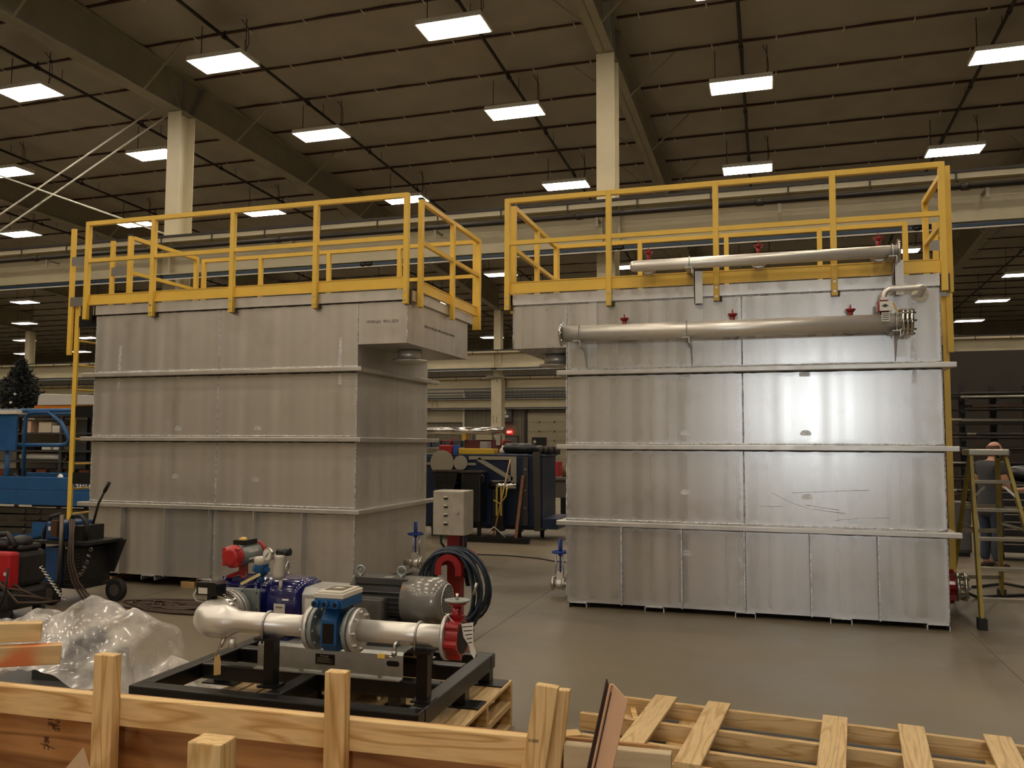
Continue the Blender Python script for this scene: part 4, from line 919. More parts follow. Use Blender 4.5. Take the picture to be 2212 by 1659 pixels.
# ================================================================ machine wrapped in clear plastic sheet
t=thing('wrapped_motor','dark grey machine standing on the floor under clear plastic sheet','machine',(-4.55,4.75,0),.12)
b=MB(); b.lathe((-.35,0,.17),(1,0,0),[(0,.1),(.03,.13),(.42,.13),(.46,.1)],24); b.box(-.3,.1,-.14,.14,0,.1); b.build('body',motordark,t)
b=MB(); b.lathe((.0,0,.3),(.5,0,-.35),[(0,.09),(.12,.11),(.3,.06),(.36,.03)],18); b.build('cone',blackpaint,t)
b=MB(); b.box(.02,.24,-.13,.13,.1,.21); b.build('ribbed_block',blackpaint,t)
b=MB(); b.box(-.6,.4,-.3,.3,0,.03); b.build('base_board',mat('dark_board',srgb(92,92,90),.5),t)
film=mat('plastic_film',srgb(242,236,228),.12,0,alpha=.30,spec=.8)
nt=film.node_tree; bs=nt.nodes['Principled BSDF']; fz=nt.nodes.new('ShaderNodeTexNoise'); fz.inputs['Scale'].default_value=5; fz.inputs['Detail'].default_value=3; fr_=nt.nodes.new('ShaderNodeMapRange'); fr_.inputs['From Min'].default_value=.35; fr_.inputs['From Max'].default_value=.65; fr_.inputs['To Min'].default_value=.14; fr_.inputs['To Max'].default_value=.7
fc=nt.nodes.new('ShaderNodeTexCoord'); nt.links.new(fc.outputs['Object'],fz.inputs['Vector']); nt.links.new(fz.outputs['Fac'],fr_.inputs['Value']); nt.links.new(fr_.outputs[0],bs.inputs['Alpha'])
rnd=random.Random(3)
def hgt(x,y):
    peaks=((-.02,.02,.60,.36),(.30,.02,.53,.3),(.5,.0,.45,.2),(-.5,.0,.46,.4),(-.8,.0,.4,.3),(.1,-.3,.24,.3))
    h=0
    for (px,py,ph,pr_) in peaks:
        d=math.hypot(x-px,(y-py)*1.1); h=max(h,ph*(1-d/pr_*.42) if d<pr_*2.3 else 0)
    h*=max(0.0,min(1.0,1-(x-.5)/.07)) if x>.5 else 1
    h=max(h,.23*(1-math.hypot(x-.66,y*.8)/.2))
    h+=.02*math.sin(x*11+y*9)+.012*math.sin(x*17-y*23)+.006*math.sin(x*37+y*29+3*math.sin(x*9))
    return max(h,.012+.008*math.sin(x*30+y*20))
b=MB(); b.grid(lambda u,v:(-1.0+2.0*u+.05*math.sin(v*9),-.5+.74*v+.04*math.sin(u*11),hgt(-1.0+2.0*u,-.5+.74*v)),130,60)
o=b.build('plastic_sheet',film,loc=(-4.5,4.75,0)); tag(o,'crumpled clear plastic sheet draped over the dark machine at lower left','plastic sheet')
# ================================================================ red pedestal with control box and cable coil
redpaint=mat('red_paint',srgb(150,26,28),.45,0,var=.1,vscale=8)
boxsteel=mat('control_box_steel',srgb(176,168,152),.45,.3,var=.16,vscale=9)
cableblk=mat('cable_blue_black',srgb(42,54,66),.45)
t=thing('control_pedestal','steel control box on a red post with hooks between the tanks','pedestal',(-2.645,6.9,0))
b=MB(); b.box(-.058,.058,-.058,.058,.02,.95); b.box(-.06,.06,-.062,-.058,.02,.2); b.box(-.13,.13,-.13,.13,0,.02); b.build('post',redpaint,t,bevel=.006)
b=MB(); b.box(-.15,.14,-.17,.06,.857,1.237); cb=b.build('control_box',boxsteel,t,bevel=.008)
MB().box(-.145,.135,-.178,-.17,.862,1.232).build('box_door',boxsteel,cb,bevel=.003)
for k in range(4): MB().box(-.043,-.01,-.185,-.178,.945+k*.073,.965+k*.073).build('button_tag',blackpaint,cb); MB().box(-.043,-.01,-.19,-.178,.962+k*.073,.972+k*.073).build('button_cap',offwhite,cb)
MB().lathe((.082,-.178,1.05),(0,-1,0),[(0,.014),(.012,.012)],12).build('door_lock',chrome,cb)
for x in (-.12,.07,.11):
    b=MB(); b.tube([(x,-.05,.86),(x,-.05,.78),(x*.8,.0,.72),(x*.6,.05,.62),(x*.5+.05,.06,.4)],.011,6); b.build('conduit',cableblk,t)
b=MB(); n=12
pts=[(.117*math.cos(PI*k/n),.117*math.sin(PI*k/n)) for k in range(n+1)]; inn=[(.064*math.cos(PI*k/n),.064*math.sin(PI*k/n)) for k in range(n,-1,-1)]
pts=[(.117,-.06)]+pts+[(-.117,-.06)]; inn=[(-.064,-.06)]+inn+[(.064,-.06)]
b.prism(pts+inn,(.045,-.3,.6),(1,0,0),(0,0,1),(0,.012,0)); b.prism([(.117*math.cos(PI*k/n),.117*math.sin(PI*k/n)) for k in range(n+1)]+[(.1*math.cos(PI*k/n),.1*math.sin(PI*k/n)) for k in range(n,-1,-1)],(.045,-.288,.6),(1,0,0),(0,0,1),(0,.23,0)); b.build('cable_hook',redpaint,t)
b=MB(); b.prism([(.117*math.cos(PI*k/n),.117*math.sin(PI*k/n)) for k in range(n+1)]+[(.095*math.cos(PI*k/n),.095*math.sin(PI*k/n)) for k in range(n,-1,-1)],(.0,.06,.57),(1,0,0),(0,0,1),(0,.25,0)); b.build('cable_hook',redpaint,t)
rnd=random.Random(2)
ct=thing('cable_coil','dark blue-black cable coil hanging over the red hook of the pedestal','cable',(-2.60,6.73,0))
for k in range(13):
    cw=.17+.12*rnd.random(); zb=.02+.13*rnd.random(); yy=-.12+.015*k; sk_=.03+.09*rnd.random()
    pts=[]
    for i in range(28):
        a=2*PI*i/28; x=cw*math.sin(a); zc=math.cos(a)
        z=(.735+(0.013*(k%3)))+(zc-1)*.5*((.735-zb)); x=math.copysign(min(abs(x),.125+.9*(.74-z)**.9 if z<.74 else .12),x) if z>.55 else x
        pts.append((x+sk_*(.74-z)*1.2,yy,z))
    MB().tube(pts,.0125,7,closed=True).build('loop',cableblk,ct)
MB().cyl((.27,-.16,.5),(.24,-.16,.4),.014,n=8).build('plug',chrome,ct)

# ================================================================ welders at the left
dkplastic=mat('welder_dark',srgb(34,32,30),.5); weldblue=mat('welder_blue',srgb(28,70,120),.4); brownhose=mat('brown_hose',srgb(70,52,40),.6); chain_m=mat('chain',srgb(150,140,124),.35,.9)
t=thing('welder_cart','blue and black welder on a two-wheeled cart left of the left tank','welder',(-6.93,7.05,0))
b=MB(); b.box(-.3,.28,-.2,.25,.16,.2); b.box(-.3,-.26,-.2,-.16,.2,.62); b.box(-.3,-.26,.2,.24,.2,.62); b.box(-.02,.02,.2,.24,.2,.62); b.box(-.34,.36,-.22,.26,.6,.63); b.prism([(.0,0),(.44,0),(.3,-.34),(.0,-.34)],(-.0,.2,.62),(1,0,0),(0,0,1),(0,.02,0)); b.build('cart_frame',dkplastic,t)
MB().box(-.24,.0,-.17,.22,.2,.56).build('lower_unit',weldblue,t,bevel=.015)
b=MB(); b.box(.02,.24,-.17,.22,.2,.56); 
lo=b.build('louvre_panel',dkplastic,t)
for k in range(9): MB().box(.04,.22,-.176,-.17,.24+k*.032,.25+k*.032).build('louvre',mat('louvre_grey',srgb(64,60,54),.5),lo)
b=MB(); b.box(-.24,.02,-.17,.2,.63,.82); up=b.build('upper_unit',weldblue,t,bevel=.02); MB().box(-.2,-.13,-.174,-.17,.73,.77).build('maker_label',white_m,up)
b=MB(); b.box(.03,.18,-.12,.18,.63,.78); b.tube([(-.0,-.1,.8),(.04,-.1,.88),(.14,-.1,.89),(.22,-.1,.82),(.22,-.1,.64)],.022,8); b.tube([(-.32,-.1,.25),(-.33,-.1,.7),(-.25,-.1,.86),(-.1,-.1,.9)],.02,8); b.build('handle',dkplastic,t)
b=MB(); b.cyl((.02,-.22,.2),(.02,-.22,.9),.02,n=10); b.build('gas_pole',mat('worn_steel',srgb(110,100,86),.5,.5),t)
b=MB(); b.box(-.1,-.02,-.24,-.2,.68,.84); b.build('regulator',mat('brass_brown',srgb(86,62,44),.5,.4),t)
for (x,y) in ((-.04,-.26),(.42,.12)):
    b=MB(); b.lathe((x,y-.03,.115),(0,1,0),[(0,.1),(.005,.115),(.055,.115),(.06,.1)],22); b.build('wheel',darkrubber,t); MB().lathe((x,y-.033,.115),(0,1,0),[(0,.06),(.004,.06)],16).build('hub',mat('hub_grey',srgb(78,72,64),.5),t)
b=MB(); pts=[(.1+.32*i/14,-.23,.6-.3*math.sin(PI*i/14)) for i in range(15)]
for i in range(14): b.torus(tuple((Vector(pts[i])+Vector(pts[i+1]))/2),(0,1,0) if i%2 else (.7,.3,.7),.019,.0055,8,4)
b.build('safety_chain',chain_m,t)
for k in range(3): MB().tube([(.05+.03*k,-.15,.85),(.16+.02*k,-.25,.72),(.2+.03*k,-.3,.45),(.26+.04*k,-.3,.25),(.42+.06*k,-.28,.05),(.7+.1*k,-.2,.015)],.011,6).build('hose',brownhose,t)
b=MB(); b.tube([(.1,.1,.75),(.17,.1,1.0),(.24,.1,1.12)],.012,6); b.cyl((.24,.1,1.12),(.3,.1,1.22),.018,n=8); b.build('torch',darkrubber,t)
t=thing('red_welder','red and black welder with hanging hoses at the left edge','welder',(-6.95,6.25,0))
b=MB(); b.box(-.3,.31,-.25,-.14,.29,.63); b.build('body',mat('welder_red',srgb(178,26,36),.4),t,bevel=.03)
b=MB(); b.box(-.3,.3,-.25,.2,.09,.29); b.box(-.3,.28,-.139,.2,.29,.62); b.build('case',dkplastic,t,bevel=.05)
b=MB(); b.box(.06,.26,-.1,.15,.621,.68); b.sphere((.16,.0,.7),.1,sc=(1,1,.6)); b.sphere((.02,-.05,.68),.09,sc=(1.2,1,.7)); b.build('wire_feeder',dkplastic,t,bevel=.04)
MB().tube([(-.2,-.1,.62),(-.15,-.1,.76),(.1,-.1,.78),(.2,-.1,.66)],.025,8).build('handle',dkplastic,t)
MB().box(.24,.28,-.254,-.25,.42,.45).build('label_plate',offwhite,t)
for (x,y) in ((-.2,-.2),(.24,-.2),(.24,.15),(-.2,.15)): MB().lathe((x,y-.02,.06),(0,1,0),[(0,.06),(.04,.06)],16).build('caster',darkrubber,t)
rnd=random.Random(4)
for k in range(4):
    x0=-.25+.1*k; MB().tube([(x0,-.26,.74-.06*k),(x0+.12,-.3,.62-.07*k),(x0+.28,-.32,.48-.05*k),(x0+.42,-.3,.38-.06*k),(x0+.56,-.2,.34-.05*k),(x0+.7,-.1,.2)],.011,6).build('hose',brownhose,t)
MB().tube([(-.1,-.3,.5),(.1,-.33,.18),(.28,-.33,.1),(.36,-.33,.3),(.34,-.3,.5)],.01,6).build('hose',darkrubber,t)
b=MB(); pts=[(.5+.3*i/80+.016*math.cos(i*.9),-.1+.016*math.sin(i*.9),.5-.3*i/80) for i in range(81)]; b.tube(pts,.006,5); b.build('coiled_lead',chrome,t)
# cable tangle on the floor: single hose laid in loose loops
rnd=random.Random(9)
for j,(cx,cy,lab) in enumerate(((-5.5,7.05,'tangled brown welding cable on the floor in front of the left tank'),)):
    pts=[];N=150 if j==0 else 60
    for i in range(N):
        a=i*.42; r1=.5+.25*math.sin(i*.13+j); r2=.16+.1*math.cos(i*.21)
        pts.append((cx+r1*math.cos(a)+.1*math.sin(i*.05),cy+r2*math.sin(a)+.03*math.cos(i*.3),.014+.0012*(i%23)))
    o=MB().tube(pts,.011,6).build('welding_cable',brownhose); tag(o,lab,'cable')
o=MB().tube([(-4.15,11.7,.012),(-3.7,11.75,.012),(-3.2,11.62,.012),(-2.9,11.4,.012),(-2.6,11.35,.012),(-2.0,11.5,.012)],.009,6).build('floor_cable',blackpaint); tag(o,'thin black cable on the floor behind the gap between the tanks','cable')

# ================================================================ blue scissor lift
liftblue=mat('lift_blue',srgb(36,88,140),.45,0,var=.12,vscale=5); liftdark=mat('lift_scissor_grey',srgb(74,68,60),.5,.2,var=.15,vscale=6)
t=thing('scissor_lift','blue scissor lift standing left of the left tank','scissor lift',(-11.4,11.0,0))
b=MB(); b.box(-2.2,1.6,0,1.6,.585,.83); b.box(-2.2,1.6,.0,.04,.83,1.05); b.box(-2.2,1.6,1.56,1.6,.83,1.05); b.box(-2.2,1.6,.04,1.56,.8,.83); pl=b.build('platform',liftblue,t,bevel=.01)
text('maker_name','Genie',.24,offwhite,pl,(.42,-.003,.94),(PI/2,0,0),align='LEFT')
b=MB(); b.tube([(-.64,.05,.83),(-.64,.05,2.05),(-.55,.05,2.13),(-.15,.05,2.13),(.13,.05,1.95),(.3,.05,1.68),(.25,.05,1.6),(.1,.05,1.58),(-1.2,.05,1.58)],.032,8); b.tube([(1.55,.05,.83),(1.55,.05,2.1)],.032,8); b.cyl((-2.2,.06,2.16),(1.6,.06,2.16),.035,n=8); b.cyl((-2.2,1.55,2.16),(1.6,1.55,2.16),.03,n=8); b.tube([(.3,1.5,.83),(.3,1.5,1.8),(.6,1.5,2.15)],.03,8); b.tube([(-1.0,.05,.83),(-1.0,.05,1.6)],.04,8); b.build('guard_rails',liftblue,t)
b=MB(); b.box(-2.0,-.74,-.05,.0,1.48,2.1); b.build('control_panel',liftblue,t,bevel=.01); MB().box(-2.0,-.7,-.09,.1,2.1,2.17).build('panel_cap',offwhite,t)
b=MB()
for k in range(4):
    z0=.13+k*.11; s=1 if k%2 else -1
    b.bar((-1.9,.12,z0+.02*s),(1.3,.12,z0+.04-.02*s),.05,.095); b.bar((-1.9,1.45,z0),(1.3,1.45,z0+.04),.05,.09)
    for x in (-.62,-.3,.5): b.cyl((x,.06,z0+.02),(x,.13,z0+.02),.035,n=10)
b.build('scissor_arms',liftdark,t)
for k in range(4): MB().cyl((-1.8,.3,.16+k*.11),(-.6,.3,.16+k*.11),.03,n=8).build('cross_tube',liftdark,t)
b=MB(); b.box(-2.0,1.4,.1,1.5,.03,.12); b.box(-.35,1.4,.0,.3,-.0+.08,.3); b.build('chassis',liftblue,t)
for (x,y) in ((-1.6,-.02),(1.0,-.02),(-1.6,1.48),(1.0,1.48)): MB().lathe((x,y,.19),(0,1,0),[(0,.17),(.01,.19),(.13,.19),(.14,.17)],22).build('wheel',mat('lift_tyre',srgb(120,110,92),.7),t)
# parts and tools lying on the platform
for k in range(9):
    b=MB(); x=-2.0+.33*k; b.lathe((x,.3+.12*(k%3),.84),(0,0,1),[(0,.03+.01*(k%4)),(.1+.05*(k%3),.05),(.14+.05*(k%3),.02)],10)
    tag(b.build('fitting',pipesteel if k%2 else blackpaint,loc=(-11.4,11.0,0)),'%s of the loose fittings standing on the blue lift platform, from the left'%ORD[k],'fitting','loose fittings on the lift platform')

# ================================================================ storage rack behind the lift, with a tree, beam and boxes
rackgrey=mat('rack_grey',srgb(70,66,62),.6); boxcard=mat('pale_carton',srgb(214,200,174),.8)
t=thing('storage_rack','grey storage rack of white cartons behind the blue lift','rack',(-14.0,13.3,0))
for x in (-1.4,0.45,1.6):
    for y in (0,.7): MB().box(x-.03,x+.03,y-.03,y+.03,0,2.18).build('upright',rackgrey,t)
for z in (.55,.9,1.22,1.43,1.78,2.14): MB().box(-1.45,1.65,-.04,.74,z,z+.035).build('shelf',rackgrey,t)
MB().box(-1.4,1.6,.71,.735,.7,2.1).build('back_panel',offwhite,t)
def bx(nm,lab,cat,x0,x1,z0,z1,m,y0=.05,y1=.35,grp=None): tag(MB().box(x0,x1,y0,y1,z0+.003,z1).build(nm,m,loc=(-14.0,13.3,0),bevel=.004),lab,cat,grp)
bx('carton','larger pale carton on the top open shelf behind the blue lift','carton',-.2,.12,1.815,2.03,boxcard)
bx('carton','small white carton beside the larger one behind the blue lift','carton',.15,.36,1.815,1.96,white_m)
bx('carton','white carton on the middle shelf, left of two','carton',-.1,.12,1.468,1.6,white_m)
bx('carton','white carton on the middle shelf, right of two','carton',.2,.36,1.468,1.58,white_m)
bx('carton','open brown carton at the left of the top shelf','carton',-.6,-.4,1.815,2.05,card)
bx('tool_case','dark case on the middle shelf behind the lift rail','case',-.9,-.3,1.468,1.55,blackpaint)
o=MB().lathe((-.68,.12,1.334),(1,0,0),[(0,.075),(1.1,.075),(1.1,.055),(1.02,.055)],20,cap1=False).build('plastic_pipe',white_m,loc=(-14.0,13.3,0)); tag(o,'short length of white plastic pipe lying on a shelf behind the lift','pipe')
o=MB().tube([(-1.05+.02*i,.15+.05*math.sin(i*1.3),1.84+.03*abs(math.sin(i*.8))) for i in range(14)],.02,6).build('grey_hose',rackgrey,loc=(-14.0,13.3,0)); tag(o,'grey hose heaped on the top shelf left of the cartons','hose')
for k in range(8): bx('shelf_bin','%s dark parts bin on the lower shelf, counted from the left'%ORD[k],'bin',-1.3+.36*k,-1.05+.36*k,.936,1.08,mat('bin_dark',srgb(44,40,36),.6) if k%3 else mat('bin_rust',srgb(110,58,40),.6),.05,.4,'bins on the lower shelf')
o=MB().box(-.39,2.6,.1,.25,2.175,2.37).build('orange_beam',mat('orange_paint',srgb(206,120,30),.45,0,var=.1,vscale=5),loc=(-14.0,13.3,0)); tag(o,'long orange beam lying on top of the storage rack','beam')
b=MB(); b.prism([(0,0),(2.6,0),(2.6,.14),(.1,.24),(.03,.2)],(-.3,.08,2.373),(1,0,0),(0,0,1),(0,.5,0)); o=b.build('wrapped_sheet',mat('white_wrap',srgb(206,202,194),.35),loc=(-14.0,13.3,0),bevel=.01); tag(o,'white wrapped panel resting on the orange beam','panel')
# artificial tree
t=thing('artificial_tree','dark artificial fir tree standing on the storage rack at the left edge','tree',(-15.05,13.65,2.178))
leaf=mat('fir_green',srgb(20,26,20),.7,0,var=.3,vscale=30)
MB().cyl((0,0,0),(0,0,1.1),.03,.01,n=8).build('trunk',mat('trunk_brown',srgb(50,36,26),.8),t)
MB().lathe((0,0,0),(0,0,1),[(0,.2),(.03,.2)],16).build('base',rackgrey,t)
rnd=random.Random(11); b=MB()
for lv in range(26):
    z=.2+.038*lv; lv=lv*.58; R_=.62*(1-lv/16.5); nb=max(5,int(16-lv*.7))
    for k in range(nb):
        a=2*PI*(k+rnd.random()*.6)/nb; L=R_*(.75+.4*rnd.random()); d=(math.cos(a),math.sin(a))
        for s in range(6):
            f=(s+.6)/6; c=(d[0]*L*f,d[1]*L*f,z-.1*f*L+.02*rnd.random())
            for q in range(4):
                v=Vector((rnd.uniform(-1,1),rnd.uniform(-1,1),rnd.uniform(-.5,1))).normalized()*(.07+.03*rnd.random()); wv=v.orthogonal().normalized()*.013
                b.add([tuple(Vector(c)-wv),tuple(Vector(c)+wv),tuple(Vector(c)+v)],[(0,1,2)])
b.build('needles',leaf,t)
for k in range(5): MB().sphere((.25*math.cos(k*2.2)-.05,-.4+.1*(k%2),.25+.06*k),.03).build('bauble',white_m,t)

# ================================================================ blue steel cart between the tanks
cartblue=mat('cart_dark_blue',srgb(14,34,62),.4,0,var=.2,vscale=4)
bargrey=mat('bar_pale_grey',srgb(150,142,124),.5,.2); dkbar=mat('bar_dark',srgb(66,60,54),.55,.2)
t=thing('tool_cart','large dark blue steel cart on casters between the two tanks','cart',(-4.8,13.8,0))
b=MB(); b.box(-1.25,1.08,0,.9,.22,1.42); b.box(1.08,1.36,-.05,.9,.2,.38); b.box(-1.25,1.1,0,.93,1.421,1.45); b.build('cabinet',cartblue,t,bevel=.012)
b=MB(); b.box(-1.2,1.05,.02,.9,.17,.22); b.build('base_frame',blackpaint,t)
for (x,y) in ((.62,.16),(.95,.45),(-1.0,.2)):
    b=MB(); b.lathe((x-.03,y,.12),(1,.35,0),[(0,.12),(.06,.12)],20); b.build('caster',darkrubber,t); MB().box(x-.05,x+.07,y-.03,y+.05,.12,.2).build('caster_fork',chrome,t)
for (x0,x1,z) in ((-.85,-.45,1.305),(.1,.75,1.36),(.55,.62,1.33)): pass
for (x,z) in ((-.62,1.3),(.32,1.4),(.25,.98),(.98,1.32),(.98,1.1)): MB().box(x-.06,x+.06,-.0025,0,z-.01,z+.01).build('magnet_strip',bargrey,t)
MB().box(.74,.83,-.045,-.002,.25,1.42).build('perforated_post',dkbar,t)
for z in (.55,.85,1.2): MB().cyl((.785,-.052,z),(.785,-.045,z),.018,n=8).build('post_bolt',chrome,t)
o=MB().prism([(.95,.16),(1.06,.16),(1.04,1.5),(.92,1.5)],(0,-.06,0),(1,0,0),(0,0,1),(0,.05,0)).build('steel_flat',dkbar,loc=(-4.8,13.8,0)); tag(o,'dark flat steel bar leaning on the right end of the blue cart','bar')
b=MB(); b.box(-.25,.62,-.035,-.003,1.36,1.42); b.box(.52,.62,-.035,-.003,.9,1.36); b.bar((-.08,-.02,1.37),(.55,-.02,1.02),.03,.07); o=b.build('triangle_bracket',bargrey,loc=(-4.8,13.8,0)); tag(o,'pale grey triangular bracket hung on the front of the blue cart','bracket')
o=MB().box(-1.1,-.12,-.035,-.003,1.26,1.3).build('steel_angle',bargrey,loc=(-4.8,13.8,0)); tag(o,'pale steel bar held flat on the upper left front of the blue cart','bar')
for (x,r,lab) in ((-.75,.22,'larger pale steel disc standing against the blue cart top'),(-.4,.13,'smaller grey disc right of the larger one on the blue cart')):
    o=MB().lathe((x,-.05,1.3),(0,1,0),[(0,r),(.012,r)],28).build('steel_disc',bargrey,loc=(-4.8,13.8,0)); tag(o,lab,'disc')
t2=thing('waste_bin','black perforated bin hung on the left front of the blue cart','bin',(-5.3,13.45,0),0,'black bins on the blue cart')
b=MB(); b.prism([(-.3,1.15),(.16,1.15),(.1,.85),(-.24,.85)],(0,0,0),(1,0,0),(0,0,1),(0,.27,0)); b.box(-.26,.12,0,.27,.1,.85); b.build('bin_body',blackpaint,t2,bevel=.01)
MB().box(-.28,.14,-.02,.285,1.15,1.18).build('rim',mat('rust_rim',srgb(60,46,38),.7),t2)
rep('hole',MB().cyl((0,-.006,0),(0,.0,0),.018,n=8),mat('hole_black',srgb(6,6,6),.9),t2,[(-.2+.085*i,0,1.06-.09*j) for i in range(5) for j in range(2)])
t2=thing('waste_bin','plain black bin next to the perforated one on the blue cart','bin',(-4.92,13.45,0),0,'black bins on the blue cart')
MB().box(-.16,.2,0,.3,.3,1.14).build('bin_body',blackpaint,t2,bevel=.02); MB().box(-.18,.22,-.02,.32,1.14,1.17).build('rim',MATS['rust_rim'],t2); MB().tube([(.24,-.0,.95),(.27,-.03,1.08),(.2,-.0,1.12)],.02,6).build('handle',blackpaint,t2)
for x in (-.1,.14): MB().box(x-.03,x+.03,.1,.16,0,.3).build('leg',blackpaint,t2)
t2=thing('hose_hanger','steel roller with yellow straps hanging on the front of the blue cart','strap hanger',(-4.38,13.62,0))
b=MB(); b.cyl((-.25,.02,.92),(.25,.02,.92),.055,n=14); b.box(-.2,.26,-.01,.1,1.0,1.012); b.build('roller',polished,t2)
for k,x in enumerate((-.1,-.02)): MB().prism([(x,.9),(x+.03,.9),(x+.03,.42),(x,.42)],(0,-.06,0),(1,0,0),(0,0,1),(0,.006,0)).build('yellow_strap',mat('strap_yellow',srgb(190,164,60),.6),t2)
MB().tube([(.1,-.06,.9),(.08,-.06,.75),(-.02,-.06,.62),(-.14,-.06,.68)],.014,6).build('yellow_strap',MATS['strap_yellow'],t2)
MB().box(-.2,.02,.0,.13,.15,.86).build('black_cover',blackpaint,t2,bevel=.02)
MB().cyl((-.1,.08,0),(-.1,.08,.2),.04,n=8).build('support_tube',rackgrey,t2)
# push broom and stick
t2=thing('push_broom','wide black push broom standing against the blue cart','broom',(-4.5,13.25,0))
MB().box(-.62,.72,-.04,.04,.045,.095).build('broom_head',blackpaint,t2); MB().box(-.6,.7,-.03,.03,.0,.045).build('bristles',mat('bristle',srgb(40,34,28),.9),t2)
MB().cyl((.08,0,.09),(.28,.3,1.38),.014,n=8).build('handle',wood('broom_handle',srgb(176,140,96),srgb(140,104,66),2,8),t2)
for x in (-.12,.3): MB().cyl((x,0,.09),(.09,.02,.26),.008,n=6).build('brace',chrome,t2)
o=MB().bar((-4.08,13.4,.02),(-4.05,13.74,1.1),.05,.02).build('wood_slat',wood('slat_brown',srgb(130,84,48),srgb(96,58,32),2,8)); tag(o,'brown wooden slat leaning against the blue cart beside the broom','slat')
# things standing on the blue cart
Z=1.451
t2=thing('gas_can','red fuel can on the left end of the blue cart','can',(-5.55,14.0,Z)); b=MB(); b.box(-.13,.13,-.08,.08,0,.16); b.build('body',redpaint,t2,bevel=.02); b=MB(); b.tube([(-.06,0,.16),(-.05,0,.24),(.05,0,.24),(.06,0,.16)],.012,6); b.cyl((.1,0,.16),(.12,0,.3),.015,n=8); b.build('spout',redpaint,t2)
t2=thing('spray_bottle','white spray bottle standing on the blue cart','bottle',(-4.55,14.15,Z+.002)); MB().lathe((0,0,0),(0,0,1),[(0,.06),(.08,.055),(.12,.02),(.16,.015)],14).build('body',white_m,t2); MB().lathe((0,0,.16),(0,0,1),[(0,.02),(.06,.022),(.1,.012)],10).build('nozzle',mat('nozzle_red',srgb(190,60,50),.5),t2)
def onc(nm,lab,cat,x0,x1,y0,y1,h,m,z=0): tag(MB().box(x0,x1,y0,y1,Z+z,Z+z+h).build(nm,m,bevel=.01),lab,cat)
onc('yellow_case','yellow case lying on the blue cart','case',-5.28,-4.62,13.86,14.1,.1,mat('case_yellow',srgb(196,160,40),.5))
onc('blue_tin','small blue and white tin on the blue cart beside the red can','tin',-5.4,-5.31,13.9,14.0,.16,mat('tin_blue',srgb(40,80,160),.4))
onc('grey_box','small grey box on the blue cart behind the yellow case','box',-5.0,-4.85,14.2,14.4,.22,mat('box_grey',srgb(140,138,136),.5))
o=MB().lathe((-4.5,14.0,Z),(1,.1,0),[(0,.02),(.05,.09),(.3,.1),(.55,.08),(.62,.02)],12).build('black_roll',blackpaint,loc=(0,0,.102)); tag(o,'black rolled cover lying on the right of the blue cart','roll')
for k in range(6): o=MB().lathe((-4.1+.1*k,14.35,Z),(0,0,1),[(0,.05),(.13,.055),(.15,.03)],10).build('dark_canister',dkbar); tag(o,'%s dark canister in the row on the right of the blue cart'%ORD[k],'canister','canisters on the blue cart')

# ================================================================ further back between the tanks
t=thing('red_machine','dark red machine with a long silver tube on top behind the blue cart','machine',(-6.7,18.5,0))
b=MB(); b.box(-.2,.75,0,.8,.4,1.72); b.build('cabinet',mat('maroon',srgb(92,30,26),.5),t,bevel=.02); b=MB(); b.box(-.2,.7,.1,.7,0,.4); b.build('base',blackpaint,t)
b=MB(); b.cyl((-1.2,-.05,1.93),(.8,-.05,1.93),.09,n=16); b.box(.1,.5,-.05,.1,1.72,1.86); b.build('tube',polished,t); MB().box(.62,.72,-.1,.05,1.6,1.85).build('end_fitting',chrome,t); MB().box(-.22,-.12,-.12,.1,1.72,2.0).build('clamp',mat('clamp_yellow',srgb(190,150,50),.5),t)
t=thing('parts_shelf','grey shelf of small bins behind the red machine','shelf',(-8.6,20.5,0))
for z in (.3,.7,1.1,1.5,1.9): MB().box(-.9,1.2,0,.5,z,z+.03).build('shelf_board',mat('shelf_pale',srgb(140,140,136),.5),t)
for x in (-.9,1.17): MB().box(x,x+.03,0,.5,0,2.0).build('upright',rackgrey,t)
for z in (.33,.73,1.13,1.53):
    for k in range(7): MB().box(-.85+.29*k,-.6+.29*k,.03,.4,z,z+.17).build('bin',mat('bin_slate',srgb(58,62,66),.5),t)
t=thing('work_bench','heavy grey steel bench seen between the blue cart and the right tank','bench',(-4.2,17.2,0))
b=MB(); b.box(-.5,1.3,0,1.2,.86,.93); b.box(-.5,1.3,.05,1.1,.5,.86); b.build('top',mat('bench_grey',srgb(92,86,76),.55,.2),t,bevel=.01)
for (x,y) in ((.05,.1),(1.2,.1),(.05,1.0),(1.2,1.0)): MB().box(x-.1,x+.1,y-.08,y+.08,0,.5).build('leg',blackpaint,t)
MB().lathe((.25,-.1,.35),(1,0,0),[(0,.34),(.12,.34)],24).build('reel',mat('reel_grey',srgb(80,74,66),.6),t)
t=thing('tool_chest','red drawered tool chest on the grey bench','tool chest',(-4.6,17.6,.931)); b=MB(); b.box(-.1,.2,0,.4,0,.32); b.build('body',redpaint,t)
for k in range(4): MB().box(-.09,.19,-.012,0,.02+k*.075,.08+k*.075).build('drawer',mat('drawer_red',srgb(176,40,40),.4),t)
o=MB().lathe((-4.15,17.6,.931),(0,0,1),[(0,.16),(.2,.14),(.32,.06),(.42,.05)],12).build('bench_grinder',mat('brass_dark',srgb(110,86,44),.5,.3)); tag(o,'dark brassy machine head on the grey bench right of the chest','machine')
t=thing('disconnect_box','grey switch box on the foot of the far column','switch box',(-12.35,36.35,1.0)); MB().box(-.5,.7,0,.25,-1.0,.55).build('guard',mat('guard_pale',srgb(170,166,156),.5),t); MB().box(-.2,.3,-.15,0,.2,.9).build('cover',mat('switch_grey',srgb(104,104,102),.5),t)
rnd=random.Random(6)
